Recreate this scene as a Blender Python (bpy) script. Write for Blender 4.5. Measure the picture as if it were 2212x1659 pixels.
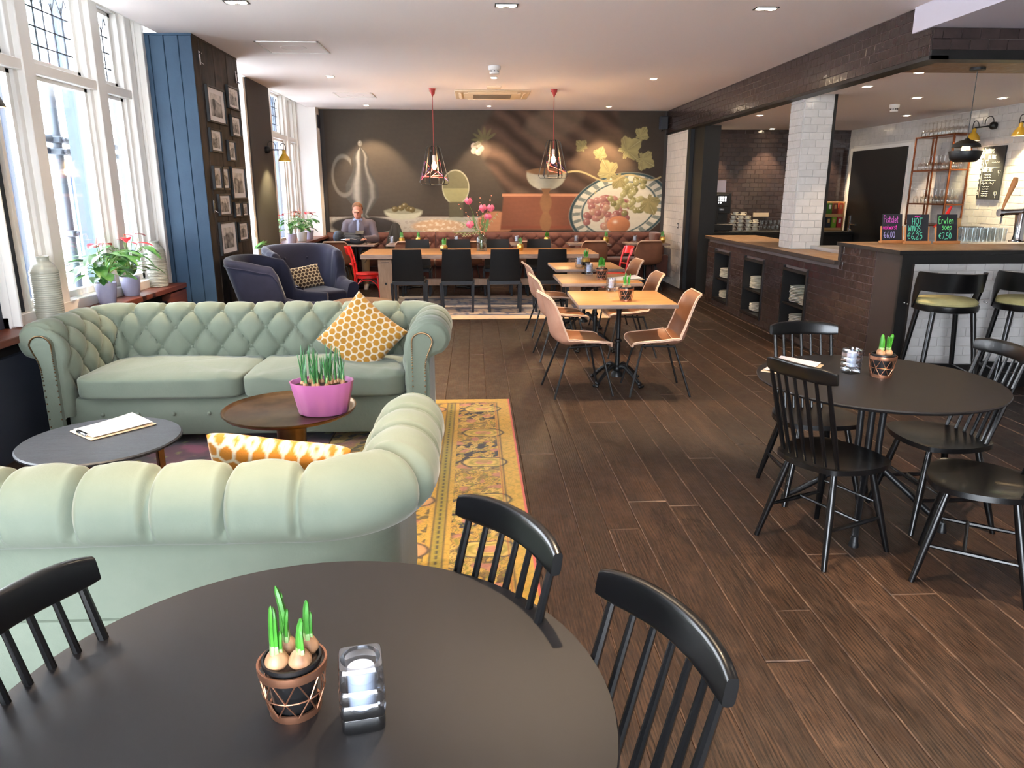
import bpy, bmesh, math, random
import numpy as np
from mathutils import Vector, Matrix, noise as mnoise
R = math.radians
for o in list(bpy.data.objects): bpy.data.objects.remove(o)
sc = bpy.context.scene
col = sc.collection
random.seed(7)
rng = np.random.default_rng(11)

# ---------------------------------------------------------------- camera
cam_d = bpy.data.cameras.new('camera'); cam = bpy.data.objects.new('camera', cam_d); col.objects.link(cam)
cam_d.sensor_width = 36; cam_d.lens = 1592 / 2212 * 36; cam_d.clip_start = .03; cam_d.clip_end = 200
cam.location = (0, 0, 1.65); cam.rotation_euler = (R(90 - 14.69), 0, R(-2.85))
sc.camera = cam
# ---------------------------------------------------------------- world: bright overcast sky
w = bpy.data.worlds.new('overcast_sky'); sc.world = w; w.use_nodes = True
bg = w.node_tree.nodes['Background']; bg.inputs[0].default_value = (.82, .90, 1, 1); bg.inputs[1].default_value = 11
# added sun whose bounce off the street brightens the ceiling (comes over the roof, does not enter the room)
sl = bpy.data.lights.new('bounce_sun', 'SUN'); sl.energy = 42; sl.angle = R(6); sl.color = (1, .97, .92)
so = bpy.data.objects.new('bounce_sun', sl); col.objects.link(so); so.rotation_euler = Vector((.55, .12, .82)).to_track_quat('Z', 'Y').to_euler()
# daylight guides (portals) in the window openings: they only steer sampling of the sky
def portal(name, loc, rot, sx, sy):
    l = bpy.data.lights.new(name, 'AREA'); l.shape = 'RECTANGLE'; l.size = sx; l.size_y = sy; l.cycles.is_portal = True
    o = bpy.data.objects.new(name, l); col.objects.link(o); o.location = loc; o.rotation_euler = rot
portal('daylight_portal', (-3.3, 6.35, 1.95), (0, R(-90), 0), 2.4, 2.3)
portal('daylight_portal', (-3.3, 12.6, 1.95), (0, R(-90), 0), 2.4, 2.6)
portal('daylight_portal', (-3.3, 9.5, 1.95), (0, R(-90), 0), 2.4, 1.2)
portal('daylight_portal', (-3.3, 3.6, 1.95), (0, R(-90), 0), 2.4, 1.3)
portal('daylight_portal', (-.9, -2.95, 1.5), (R(90), 0, 0), 4.4, 3.0)
# ---------------------------------------------------------------- exposure
sc.view_settings.view_transform = 'Standard'; sc.view_settings.look = 'None'
sc.view_settings.gamma = 1; sc.view_settings.use_curve_mapping = False
sc.view_settings.exposure = 1.2
DOWN_W, WARM = 105, (1, .74, .47)
cy = sc.cycles
cy.use_denoising = True
try: cy.denoiser = 'OPENIMAGEDENOISE'
except Exception: pass
cy.max_bounces = 8; cy.diffuse_bounces = 4; cy.glossy_bounces = 4; cy.transmission_bounces = 8; cy.transparent_max_bounces = 16
cy.caustics_reflective = False; cy.caustics_refractive = False; cy.sample_clamp_indirect = 6

# ---------------------------------------------------------------- helpers
def S(r, g, b):
    f = lambda c: (c / 255 / 12.92) if c <= 10 else ((c / 255 + .055) / 1.055) ** 2.4
    return (f(r), f(g), f(b), 1)
MATS = {}
def nodes(name):
    m = bpy.data.materials.new(name); m.use_nodes = True
    nt = m.node_tree; MATS[name] = m
    return m, nt, nt.nodes['Principled BSDF']
def N(nt, t, **kw):
    n = nt.nodes.new(t)
    for k, v in kw.items():
        if k.startswith('i_'): n.inputs[int(k[2:])].default_value = v
        else: setattr(n, k, v)
    return n
def L(nt, a, b): nt.links.new(a, b)
def mixc(nt, fac, a, b, blend='MIX'):
    n = nt.nodes.new('ShaderNodeMix'); n.data_type = 'RGBA'; n.blend_type = blend
    if isinstance(fac, (int, float)): n.inputs[0].default_value = fac
    else: L(nt, fac, n.inputs[0])
    for v, i in ((a, 6), (b, 7)):
        if isinstance(v, tuple): n.inputs[i].default_value = v
        else: L(nt, v, n.inputs[i])
    return n.outputs[2]
def ramp(nt, src, stops):
    n = nt.nodes.new('ShaderNodeValToRGB'); L(nt, src, n.inputs[0]); e = n.color_ramp.elements
    while len(e) < len(stops): e.new(.5)
    for k, (p, c) in enumerate(stops): e[k].position = p; e[k].color = c if isinstance(c, tuple) else (c, c, c, 1)
    return n.outputs[0]
def coords(nt, scale=(1, 1, 1), kind='Object', rot=(0, 0, 0), rand=0):
    t = nt.nodes.new('ShaderNodeTexCoord'); mp = nt.nodes.new('ShaderNodeMapping')
    L(nt, t.outputs[kind], mp.inputs[0]); mp.inputs[3].default_value = scale; mp.inputs[2].default_value = rot
    if rand:
        oi = nt.nodes.new('ShaderNodeObjectInfo'); mm = nt.nodes.new('ShaderNodeMath'); mm.operation = 'MULTIPLY'
        L(nt, oi.outputs['Random'], mm.inputs[0]); mm.inputs[1].default_value = rand
        L(nt, mm.outputs[0], mp.inputs[1])
    return mp.outputs[0]
def noise(nt, vec, scale, detail=3, rough=.55, dist=0):
    n = nt.nodes.new('ShaderNodeTexNoise'); L(nt, vec, n.inputs['Vector'])
    n.inputs['Scale'].default_value = scale; n.inputs['Detail'].default_value = detail
    n.inputs['Roughness'].default_value = rough; n.inputs['Distortion'].default_value = dist
    return n.outputs['Fac']
def bump(nt, bs, h, strength=.2, dist=.01):
    b = nt.nodes.new('ShaderNodeBump'); L(nt, h, b.inputs['Height'])
    b.inputs['Strength'].default_value = strength; b.inputs['Distance'].default_value = dist
    L(nt, b.outputs[0], bs.inputs['Normal'])
def pm(name, c, rough=.5, metal=0, c2=None, ns=8, nscale=(1, 1, 1), bmp=0, bs=None, bd=.004, spec=.5, sheen=0, coat=0, emit=None, es=0, rand=0, vary=0, rrange=None):
    """plain principled material: optional second colour mixed by noise, bump, per object variation"""
    m, nt, b = nodes(name)
    b.inputs['Roughness'].default_value = rough; b.inputs['Metallic'].default_value = metal
    b.inputs['Specular IOR Level'].default_value = spec
    b.inputs['Base Color'].default_value = c
    src = c
    if c2 or bmp:
        vec = coords(nt, nscale, rand=rand)
        if c2:
            f = ramp(nt, noise(nt, vec, ns), [(.35, 0.0), (.65, 1.0)]); src = mixc(nt, f, c, c2)
        if bmp: bump(nt, b, noise(nt, vec, bs or ns * 4, 4), bmp, bd)
    if vary:
        oi = nt.nodes.new('ShaderNodeObjectInfo')
        h = N(nt, 'ShaderNodeHueSaturation'); mr = N(nt, 'ShaderNodeMapRange')
        L(nt, oi.outputs['Random'], mr.inputs[0]); mr.inputs[3].default_value = 1 - vary; mr.inputs[4].default_value = 1 + vary
        L(nt, mr.outputs[0], h.inputs['Value'])
        if isinstance(src, tuple): h.inputs['Color'].default_value = src
        else: L(nt, src, h.inputs['Color'])
        src = h.outputs[0]
    if not isinstance(src, tuple): L(nt, src, b.inputs['Base Color'])
    if sheen: b.inputs['Sheen Weight'].default_value = sheen; b.inputs['Sheen Roughness'].default_value = .4
    if coat: b.inputs['Coat Weight'].default_value = coat; b.inputs['Coat Roughness'].default_value = .08
    if emit: b.inputs['Emission Color'].default_value = emit; b.inputs['Emission Strength'].default_value = es
    return m
def vcol(name, rough=.9, bmp=0, bs=300, sheen=0):
    m, nt, b = nodes(name); a = N(nt, 'ShaderNodeAttribute', attribute_name='Col'); L(nt, a.outputs['Color'], b.inputs['Base Color'])
    b.inputs['Roughness'].default_value = rough; b.inputs['Specular IOR Level'].default_value = .25
    if bmp: bump(nt, b, noise(nt, coords(nt), bs, 2), bmp, .003)
    if sheen: b.inputs['Sheen Weight'].default_value = sheen
    return m
def thin_glass(name, tint=(1, 1, 1, 1), refl=.12, edge=.5):
    m, nt, b = nodes(name); nt.nodes.remove(b); out = nt.nodes['Material Output']
    t = N(nt, 'ShaderNodeBsdfTransparent', i_0=tint); g = N(nt, 'ShaderNodeBsdfGlossy'); g.inputs['Roughness'].default_value = .03
    lw = N(nt, 'ShaderNodeLayerWeight'); lw.inputs[0].default_value = edge
    mr = N(nt, 'ShaderNodeMapRange'); L(nt, lw.outputs['Facing'], mr.inputs[0]); mr.inputs[3].default_value = refl * .3; mr.inputs[4].default_value = min(1, refl * 3)
    mx = N(nt, 'ShaderNodeMixShader'); L(nt, mr.outputs[0], mx.inputs[0]); L(nt, t.outputs[0], mx.inputs[1]); L(nt, g.outputs[0], mx.inputs[2])
    L(nt, mx.outputs[0], out.inputs[0]); return m
def real_glass(name, tint=(1, 1, 1, 1), rough=.02):
    m, nt, b = nodes(name); b.inputs['Transmission Weight'].default_value = 1; b.inputs['Roughness'].default_value = rough
    b.inputs['IOR'].default_value = 1.48; b.inputs['Base Color'].default_value = tint; return m

class MB:
    """collects shapes into one mesh"""
    def __init__(s): s.v = []; s.f = []; s.m = []; s.M = Matrix.Identity(4)
    def add(s, vs, fs, mi=0):
        o = len(s.v); M = s.M
        s.v += [tuple(M @ Vector(p)) for p in vs]
        s.f += [tuple(i + o for i in f) for f in fs]
        s.m += [mi] * len(fs) if isinstance(mi, int) else list(mi)
        return s
    def box(s, c, d, rot=None, ch=0, seg=1, mi=0, taper=None):
        bm = bmesh.new(); bmesh.ops.create_cube(bm, size=1)
        for v in bm.verts:
            k = 1
            if taper and v.co.z > 0: k = taper
            v.co = Vector((v.co.x * d[0] * k, v.co.y * d[1] * k, v.co.z * d[2]))
        if ch: bmesh.ops.bevel(bm, geom=bm.edges[:], offset=ch, segments=seg, affect='EDGES', profile=.5, clamp_overlap=True)
        T = Matrix.Translation(c)
        if rot: T = T @ Matrix.Rotation(rot[2], 4, 'Z') @ Matrix.Rotation(rot[1], 4, 'Y') @ Matrix.Rotation(rot[0], 4, 'X')
        vs = [T @ v.co for v in bm.verts]; fs = [[v.index for v in f.verts] for f in bm.faces]; bm.free()
        return s.add(vs, fs, mi)
    def tube(s, pts, r, n=8, cap=True, closed=False, mi=0, sq=None):
        P = [Vector(p) for p in pts]; k = len(P); rr = r if isinstance(r, (list, tuple)) else [r] * k
        vs = []; fs = []; up = None
        for i in range(k):
            a = P[(i - 1) % k] if (i or closed) else P[0]; b = P[(i + 1) % k] if (i < k - 1 or closed) else P[-1]
            t = (b - a).normalized()
            if up is None:
                up = Vector((0, 0, 1)) if abs(t.z) < .9 else Vector((1, 0, 0))
            x = t.cross(up)
            if x.length < 1e-6: x = t.orthogonal()
            x.normalize(); y = x.cross(t).normalized(); up = y
            for j in range(n):
                an = 2 * math.pi * j / n + (math.pi / n if sq else 0)
                q = rr[i]
                if sq: vs.append(P[i] + x * math.cos(an) * q * sq[0] + y * math.sin(an) * q * sq[1])
                else: vs.append(P[i] + x * math.cos(an) * q + y * math.sin(an) * q)
        for i in range(k if closed else k - 1):
            i2 = (i + 1) % k
            for j in range(n): fs.append((i * n + j, i * n + (j + 1) % n, i2 * n + (j + 1) % n, i2 * n + j))
        if cap and not closed: fs.append(tuple(range(n - 1, -1, -1))); fs.append(tuple((k - 1) * n + j for j in range(n)))
        return s.add(vs, fs, mi)
    def cyl(s, a, b, r, r2=None, n=12, mi=0, cap=True): return s.tube([a, b], [r, r if r2 is None else r2], n, cap, mi=mi)
    def lathe(s, prof, n=24, c=(0, 0, 0), cap=True, mi=0, fn=None):
        vs = []; fs = []; k = len(prof)
        for (r, z) in prof:
            for j in range(n):
                an = 2 * math.pi * j / n; q = r * (fn(an, z) if fn else 1)
                vs.append((c[0] + q * math.cos(an), c[1] + q * math.sin(an), c[2] + z))
        for i in range(k - 1):
            for j in range(n): fs.append((i * n + j, i * n + (j + 1) % n, (i + 1) * n + (j + 1) % n, (i + 1) * n + j))
        if cap: fs.append(tuple(range(n - 1, -1, -1))); fs.append(tuple((k - 1) * n + j for j in range(n)))
        return s.add(vs, fs, mi)
    def prism(s, poly, h0, h1, axis='Z', mi=0):
        k = len(poly)
        P = {'Z': lambda a, b, h: (a, b, h), 'Y': lambda a, b, h: (a, h, b), 'X': lambda a, b, h: (h, a, b)}[axis]
        vs = [P(a, b, h0) for a, b in poly] + [P(a, b, h1) for a, b in poly]
        fs = [tuple(range(k - 1, -1, -1)), tuple(range(k, 2 * k))] + [(i, (i + 1) % k, k + (i + 1) % k, k + i) for i in range(k)]
        return s.add(vs, fs, mi)
    def sphere(s, c, r, nu=12, nv=8, mi=0):
        rx, ry, rz = r if isinstance(r, (tuple, list)) else (r, r, r); vs = [(c[0], c[1], c[2] - rz)]; fs = []
        for i in range(1, nv):
            ph = -math.pi / 2 + math.pi * i / nv
            for j in range(nu):
                an = 2 * math.pi * j / nu; vs.append((c[0] + rx * math.cos(ph) * math.cos(an), c[1] + ry * math.cos(ph) * math.sin(an), c[2] + rz * math.sin(ph)))
        vs.append((c[0], c[1], c[2] + rz)); t = len(vs) - 1
        for j in range(nu):
            fs.append((0, 1 + (j + 1) % nu, 1 + j)); fs.append((t, t - nu + j, t - nu + (j + 1) % nu))
        for i in range(nv - 2):
            for j in range(nu): a = 1 + i * nu; fs.append((a + j, a + (j + 1) % nu, a + nu + (j + 1) % nu, a + nu + j))
        return s.add(vs, fs, mi)
    def grid(s, fn, nu, nv, cu=False, cv=False, mi=0, flip=False):
        vs = [fn(i / (nu if cu else nu - 1), j / (nv if cv else nv - 1)) for i in range(nu) for j in range(nv)]; fs = []
        for i in range(nu if cu else nu - 1):
            for j in range(nv if cv else nv - 1):
                a, b, c, d = i * nv + j, ((i + 1) % nu) * nv + j, ((i + 1) % nu) * nv + (j + 1) % nv, i * nv + (j + 1) % nv
                fs.append((a, d, c, b) if flip else (a, b, c, d))
        return s.add(vs, fs, mi)
    def sheet(s, fn, nu, nv, th, mi=0, mi_back=None, mi_edge=None):
        """solid shell: fn(u,v) front surface, thickness th to the back"""
        mi_back = mi if mi_back is None else mi_back; mi_edge = mi if mi_edge is None else mi_edge
        A = np.array([[fn(i / (nu - 1), j / (nv - 1)) for j in range(nv)] for i in range(nu)], float)
        du = np.gradient(A, axis=0); dv = np.gradient(A, axis=1); n = np.cross(du, dv); n /= np.linalg.norm(n, axis=2, keepdims=True) + 1e-12
        t = th if not callable(th) else np.array([[th(i / (nu - 1), j / (nv - 1)) for j in range(nv)] for i in range(nu)])[..., None]
        B = A - n * t
        vs = [tuple(p) for p in A.reshape(-1, 3)] + [tuple(p) for p in B.reshape(-1, 3)]; o = nu * nv; fs = []; ms = []
        for i in range(nu - 1):
            for j in range(nv - 1):
                a, b, c, d = i * nv + j, (i + 1) * nv + j, (i + 1) * nv + j + 1, i * nv + j + 1
                fs += [(a, b, c, d), (o + a, o + d, o + c, o + b)]; ms += [mi, mi_back]
        for i in range(nu - 1):
            a, b = i * nv, (i + 1) * nv; fs.append((a, o + a, o + b, b)); a, b = i * nv + nv - 1, (i + 1) * nv + nv - 1; fs.append((b, o + b, o + a, a)); ms += [mi_edge] * 2
        for j in range(nv - 1):
            a, b = j, j + 1; fs.append((b, o + b, o + a, a)); a, b = (nu - 1) * nv + j, (nu - 1) * nv + j + 1; fs.append((a, o + a, o + b, b)); ms += [mi_edge] * 2
        return s.add(vs, fs, ms)
    def mesh(s, name, mats, ang=40):
        me = bpy.data.meshes.new(name); me.from_pydata(s.v, [], s.f)
        for m in (mats if isinstance(mats, (list, tuple)) else [mats]): me.materials.append(m if not isinstance(m, str) else MATS[m])
        me.polygons.foreach_set('material_index', s.m)
        if ang: me.polygons.foreach_set('use_smooth', [True] * len(s.f)); me.set_sharp_from_angle(angle=R(ang))
        me.update(); return me
    def build(s, name, mats, parent=None, ang=40, **kw): return obj(name, s.mesh(name, mats, ang), parent, **kw)
def obj(name, me, parent=None, loc=None, rot=None, scale=None):
    o = bpy.data.objects.new(name, me); col.objects.link(o)
    if parent: o.parent = parent
    if loc: o.location = loc
    if rot: o.rotation_euler = rot
    if scale: o.scale = scale
    return o
def tag(o, label=None, cat=None, group=None, kind=None):
    for k, v in (('label', label), ('category', cat), ('group', group), ('kind', kind)):
        if v: o[k] = v
    return o
def thing(name, label, cat, loc=(0, 0, 0), rz=0, group=None):
    o = bpy.data.objects.new(name, None); o.empty_display_size = .1; col.objects.link(o)
    o.location = loc; o.rotation_euler = (0, 0, rz); return tag(o, label, cat, group)
def copy_tree(o, parent=None):
    c = o.copy(); col.objects.link(c)
    if parent: c.parent = parent
    for ch in list(o.children): copy_tree(ch, c)
    return c
def place(proto, used, loc, rz, label, group=None):
    """the first call moves the prototype itself, the later ones copy it"""
    o = proto if not used else copy_tree(proto); used.append(1)
    o.location = loc; o.rotation_euler = (0, 0, rz); o['label'] = label
    if group: o['group'] = group
    return o
def struct(o): o['kind'] = 'structure'; return o
def bz(p0, p1, p2, p3, n):
    out = []
    for i in range(n):
        t = i / (n - 1); a = (1 - t) ** 3; b = 3 * t * (1 - t) ** 2; c = 3 * t * t * (1 - t); d = t ** 3
        out.append(tuple(a * p0[k] + b * p1[k] + c * p2[k] + d * p3[k] for k in range(len(p0))))
    return out
def spline(pts, n):
    """Catmull-Rom through points, n samples"""
    P = [np.array(p, float) for p in pts]; P = [2 * P[0] - P[1]] + P + [2 * P[-1] - P[-2]]; k = len(P) - 3; out = []
    for i in range(n):
        t = i / (n - 1) * k; a = min(int(t), k - 1); t -= a; p0, p1, p2, p3 = P[a:a + 4]
        out.append(tuple(.5 * ((2 * p1) + (-p0 + p2) * t + (2 * p0 - 5 * p1 + 4 * p2 - p3) * t * t + (-p0 + 3 * p1 - 3 * p2 + p3) * t ** 3)))
    return out
def colour_grid(name, W, H, nx, ny, rgb, mat, parent=None, axis='XY', zfn=None, **kw):
    """flat printed or woven surface: nx*ny vertices carrying linear rgb (ny,nx,3)"""
    xs = np.linspace(0, W, nx); ys = np.linspace(0, H, ny); X, Y = np.meshgrid(xs, ys); Z = np.zeros_like(X) if zfn is None else zfn(X, Y)
    co = np.stack([X, Y, Z] if axis == 'XY' else [X, Z, Y] if axis == 'XZ' else [Z, X, Y], -1).reshape(-1, 3)
    i = np.arange((ny - 1) * nx).reshape(ny - 1, nx)[:, :-1].ravel(); F = np.stack([i, i + 1, i + nx + 1, i + nx], -1)
    me = bpy.data.meshes.new(name); me.vertices.add(len(co)); me.vertices.foreach_set('co', co.ravel())
    me.loops.add(F.size); me.polygons.add(len(F)); me.loops.foreach_set('vertex_index', F.ravel().astype('i4'))
    me.polygons.foreach_set('loop_start', np.arange(0, F.size, 4, dtype='i4'))
    me.update(calc_edges=True)
    a = me.color_attributes.new('Col', 'FLOAT_COLOR', 'POINT'); c4 = np.ones((len(co), 4)); c4[:, :3] = rgb.reshape(-1, 3); a.data.foreach_set('color', c4.ravel())
    me.materials.append(MATS[mat] if isinstance(mat, str) else mat); return obj(name, me, parent, **kw)
ORD = ['first', 'second', 'third', 'fourth', 'fifth', 'sixth', 'seventh', 'eighth', 'ninth', 'tenth', 'eleventh', 'twelfth']
def lin(r, g, b): return np.array(S(r, g, b)[:3])
# ---------------------------------------------------------------- materials
def plank_mat(name, dark, mid, light, scale=1.0, rough=.42, randv=.22):
    m, nt, b = nodes(name)
    ring = nt.nodes.new('ShaderNodeTexWave'); ring.bands_direction = 'X'; L(nt, coords(nt, (5.5 * scale, .75 * scale, 1), rand=23), ring.inputs['Vector'])
    ring.inputs['Scale'].default_value = 4.2; ring.inputs['Distortion'].default_value = 9; ring.inputs['Detail'].default_value = 2; ring.inputs['Detail Scale'].default_value = .7; ring.inputs['Detail Roughness'].default_value = .45
    n1 = noise(nt, coords(nt, (3 * scale, .7 * scale, 1), rand=37), 2.2, 4, .6, .6)
    n2 = noise(nt, coords(nt, (90 * scale, 3.2 * scale, 1), rand=17), 3, 3, .65)
    c = ramp(nt, n1, [(.3, dark), (.55, mid), (.8, light)])
    c = mixc(nt, ramp(nt, ring.outputs['Fac'], [(.25, .92), (.62, 0.0)]), c, dark)
    c = mixc(nt, ramp(nt, n2, [(.42, 0.0), (.72, .7)]), c, light)
    scr = noise(nt, coords(nt, (7 * scale, 5 * scale, 1), rand=9), 1.5, 6, .75)
    c = mixc(nt, ramp(nt, scr, [(.58, 0.0), (.75, .5)]), c, light)
    oi = nt.nodes.new('ShaderNodeObjectInfo'); h = N(nt, 'ShaderNodeHueSaturation'); mr = N(nt, 'ShaderNodeMapRange')
    L(nt, oi.outputs['Random'], mr.inputs[0]); mr.inputs[3].default_value = 1 - randv; mr.inputs[4].default_value = 1 + randv
    L(nt, mr.outputs[0], h.inputs['Value']); L(nt, c, h.inputs['Color']); L(nt, h.outputs[0], b.inputs['Base Color'])
    b.inputs['Specular IOR Level'].default_value = .35
    L(nt, ramp(nt, scr, [(.3, rough - .06), (.8, rough + .2)]), b.inputs['Roughness'])
    bump(nt, b, mixc(nt, .5, n2, ring.outputs['Fac']), .3, .002)
    return m
plank_mat('floor_wood', S(19, 13, 10), S(42, 29, 23), S(82, 60, 45))
pm('floor_worn_edge', S(100, 76, 58), .6, c2=S(44, 31, 25), ns=9)
pm('gap_dark', S(24, 16, 12), .9)
plank_mat('dark_plank', S(24, 20, 18), S(46, 38, 34), S(72, 58, 48), rough=.6)
pm('blue_paint', S(38, 64, 88), .6, c2=S(43, 71, 95), ns=5, bmp=.25, bs=40)
pm('navy_wall', S(40, 46, 58), .75, c2=S(44, 50, 62), ns=2)
pm('charcoal_wall', S(58, 55, 54), .8)
pm('white_wall', S(226, 222, 218), .7)
pm('white_gloss_paint', S(232, 228, 222), .32)
pm('ceiling_white', S(240, 232, 230), .85)
pm('mauve_white', S(206, 200, 212), .8)
pm('sill_wood', S(112, 58, 40), .4, c2=S(84, 40, 28), ns=3, nscale=(8, .8, 8))
def tile_mat(name, c, c2, rough=.16, bmp=.35, vary=.12):
    m, nt, b = nodes(name); v = coords(nt, rand=50)
    n = noise(nt, v, 9, 2); f = ramp(nt, n, [(.35, 0.0), (.65, 1.0)]); cc = mixc(nt, f, c, c2)
    oi = nt.nodes.new('ShaderNodeObjectInfo'); h = N(nt, 'ShaderNodeHueSaturation'); mr = N(nt, 'ShaderNodeMapRange')
    L(nt, oi.outputs['Random'], mr.inputs[0]); mr.inputs[3].default_value = 1 - vary; mr.inputs[4].default_value = 1 + vary
    L(nt, mr.outputs[0], h.inputs['Value']); L(nt, cc, h.inputs['Color']); L(nt, h.outputs[0], b.inputs['Base Color'])
    b.inputs['Roughness'].default_value = rough; bump(nt, b, noise(nt, v, 16, 2), bmp, .01); return m
tile_mat('brown_tile', S(62, 50, 48), S(52, 42, 41), rough=.15, bmp=.25)
tile_mat('white_tile', S(200, 197, 194), S(192, 189, 186), vary=.04)
tile_mat('white_tile_matt', S(226, 216, 204), S(220, 208, 196), rough=.4, vary=.05)
pm('grout_brown', S(96, 84, 82), .9); pm('grout_white', S(206, 202, 196), .9)
pm('black_laminate', S(14, 13, 13), .45); pm('dark_brown_panel', S(44, 34, 30), .5)
plank_mat('worktop_brown', S(110, 84, 58), S(140, 108, 76), S(160, 126, 92), rough=.4, randv=.02)
pm('black_lacquer', S(7, 7, 8), .28, spec=.4, coat=.15)
pm('black_matt', S(9, 9, 10), .5); pm('black_table', S(24, 22, 23), .48, spec=.32, bmp=.05, bs=900, bd=.0005)
pm('black_iron', S(16, 16, 18), .38, metal=.2, bmp=.2, bs=90)
pm('black_wood_chair', S(8, 8, 8), .5, spec=.3); pm('blackgrey_frame', S(26, 29, 36), .5)
pm('red_paint', S(205, 32, 28), .3, coat=.3)
pm('leather_outer', S(178, 128, 104), .55, c2=S(196, 148, 124), ns=5, bmp=.15, bs=160, bd=.001)
pm('leather_inner', S(126, 80, 52), .42, c2=S(142, 94, 62), ns=5, bmp=.15, bs=160, bd=.001)
pm('leather_welt', S(216, 178, 150), .6)
pm('leather_brown', S(122, 78, 56), .5, c2=S(140, 92, 66), ns=4, bmp=.15, bs=160, bd=.001)
def velvet(name, c, c2, sheen=.5, ns=3, bmp=.3):
    m, nt, b = nodes(name); v = coords(nt); f = ramp(nt, noise(nt, v, ns, 4, .6), [(.3, 0.0), (.7, 1.0)])
    L(nt, mixc(nt, f, c, c2), b.inputs['Base Color']); b.inputs['Roughness'].default_value = .85; b.inputs['Specular IOR Level'].default_value = .2
    b.inputs['Sheen Weight'].default_value = sheen; b.inputs['Sheen Roughness'].default_value = .35
    bump(nt, b, noise(nt, v, 45, 4, .7), bmp, .004); return m
velvet('green_velvet', S(106, 116, 102), S(116, 124, 110), .25)
velvet('blue_velvet', S(36, 37, 52), S(46, 47, 66), .3)
velvet('brown_velvet', S(84, 54, 48), S(102, 66, 58), .4, ns=6)
pm('oak_top', S(172, 124, 76), .38, c2=S(154, 108, 62), ns=2.5, nscale=(1.2, 9, 9), bmp=.08, bs=30)
pm('oak_side', S(150, 126, 112), .55, c2=S(128, 106, 94), ns=3, nscale=(2, 2, 14))
pm('oak_leg', S(176, 146, 122), .5, c2=S(160, 130, 106), ns=3, nscale=(9, 9, 1))
pm('brass', S(140, 112, 80), .3, metal=1, c2=S(104, 82, 58), ns=6)
pm('brass_bright', S(190, 150, 90), .25, metal=1); pm('gold_foil', S(206, 166, 84), .28, metal=.9)
pm('copper', S(168, 118, 92), .35, metal=.9); pm('copper_tube', S(140, 84, 56), .3, metal=.9)
pm('chrome', S(205, 205, 208), .12, metal=1); pm('steel_white', S(190, 190, 192), .35, metal=.7)
pm('slate', S(34, 37, 43), .45, c2=S(48, 52, 58), ns=4, nscale=(2, 12, 2), bmp=.4, bs=14)
pm('pink_metal', S(176, 102, 156), .3, coat=.2)
pm('soil', S(44, 32, 25), .95, bmp=.6, bs=120, c2=S(74, 54, 40), ns=90)
pm('bulb_skin', S(176, 136, 100), .5, c2=S(124, 84, 58), ns=30, nscale=(1, 1, .35))
def leaf_mat(name, c0, c1, z0=None):
    m, nt, b = nodes(name); v = coords(nt); f = ramp(nt, noise(nt, v, 22, 2), [(.3, 0.0), (.7, 1.0)])
    L(nt, mixc(nt, f, c0, c1), b.inputs['Base Color']); b.inputs['Roughness'].default_value = .34
    b.inputs['Subsurface Weight'].default_value = .08; b.inputs['Subsurface Radius'].default_value = (.01, .02, .005); return m
leaf_mat('shoot_green', S(44, 116, 30), S(72, 144, 46)); leaf_mat('shoot_pale', S(116, 160, 84), S(160, 184, 130))
leaf_mat('shoot_dark', S(40, 104, 52), S(66, 132, 70)); leaf_mat('anthurium_leaf', S(44, 92, 40), S(74, 124, 56))
pm('anthurium_red', S(176, 14, 24), .3); pm('stem_green', S(96, 130, 60), .5)
pm('pot_lilac', S(152, 150, 178), .5, c2=S(168, 166, 188), ns=7, bmp=.05); pm('pot_white', S(214, 212, 210), .4)
pm('ceramic_stripe', S(166, 166, 154), .25, c2=S(148, 148, 136), ns=4, nscale=(1, 1, 9), bmp=.1)
pm('paper', S(238, 234, 232), .8); pm('paper_pink', S(232, 216, 218), .8); pm('clip_board', S(206, 184, 156), .5)
pm('candle_wax', S(236, 236, 238), .5); pm('plastic_black', S(20, 20, 21), .35); pm('plastic_white', S(226, 222, 216), .4)
pm('plastic_cream', S(222, 202, 172), .45); pm('grille_dark', S(120, 104, 84), .6)
thin_glass('window_glass', refl=.10); thin_glass('drink_glass', (.93, .94, .93, 1), .16, .6); thin_glass('rack_glass', (.95, .94, .92, 1), .2, .6)
thin_glass('crystal', (.90, .94, 1, 1), .24, .5); real_glass('vase_glass', (.86, .90, .90, 1)); thin_glass('water_vase', (.80, .83, .80, 1), .14)
pm('lead_came', S(52, 56, 62), .6); pm('yellow_lacquer', S(188, 146, 40), .3, coat=.3)
pm('flame_warm', S(255, 214, 150), .5, emit=(1, .66, .32, 1), es=16); pm('bulb_glow', S(255, 226, 180), .5, emit=(1, .58, .22, 1), es=34)
pm('lamp_face', S(255, 240, 220), .5, emit=(1, .80, .55, 1), es=60); pm('lamp_inner', S(250, 220, 150), .5, emit=(1, .75, .42, 1), es=2.2)
pm('screen_glow', S(20, 20, 20), .3, emit=(1, 1, 1, 1), es=1.6); pm('green_light', S(30, 160, 50), .3, emit=(.05, .9, .2, 1), es=1.5)
pm('tap_green', S(40, 150, 70), .25, emit=(.08, .8, .3, 1), es=.5)
pm('cord_red', S(170, 60, 58), .6); pm('wool_red', S(206, 58, 62), .8); pm('wool_violet', S(120, 90, 170), .8)
pm('chalk_slate', S(34, 36, 42), .8); pm('chalk_pink', S(240, 110, 220), .9); pm('chalk_mint', S(110, 230, 190), .9); pm('chalk_white', S(236, 232, 224), .9); pm('chalk_hotpink', S(244, 60, 190), .9); pm('chalk_orange', S(250, 150, 150), .9); pm('chalk_green', S(120, 240, 140), .9); pm('chalk_lav', S(190, 180, 240), .9)
pm('easel_wood', S(190, 128, 76), .5); pm('kraft', S(196, 154, 98), .7); pm('cream_china', S(226, 220, 204), .28)
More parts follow.
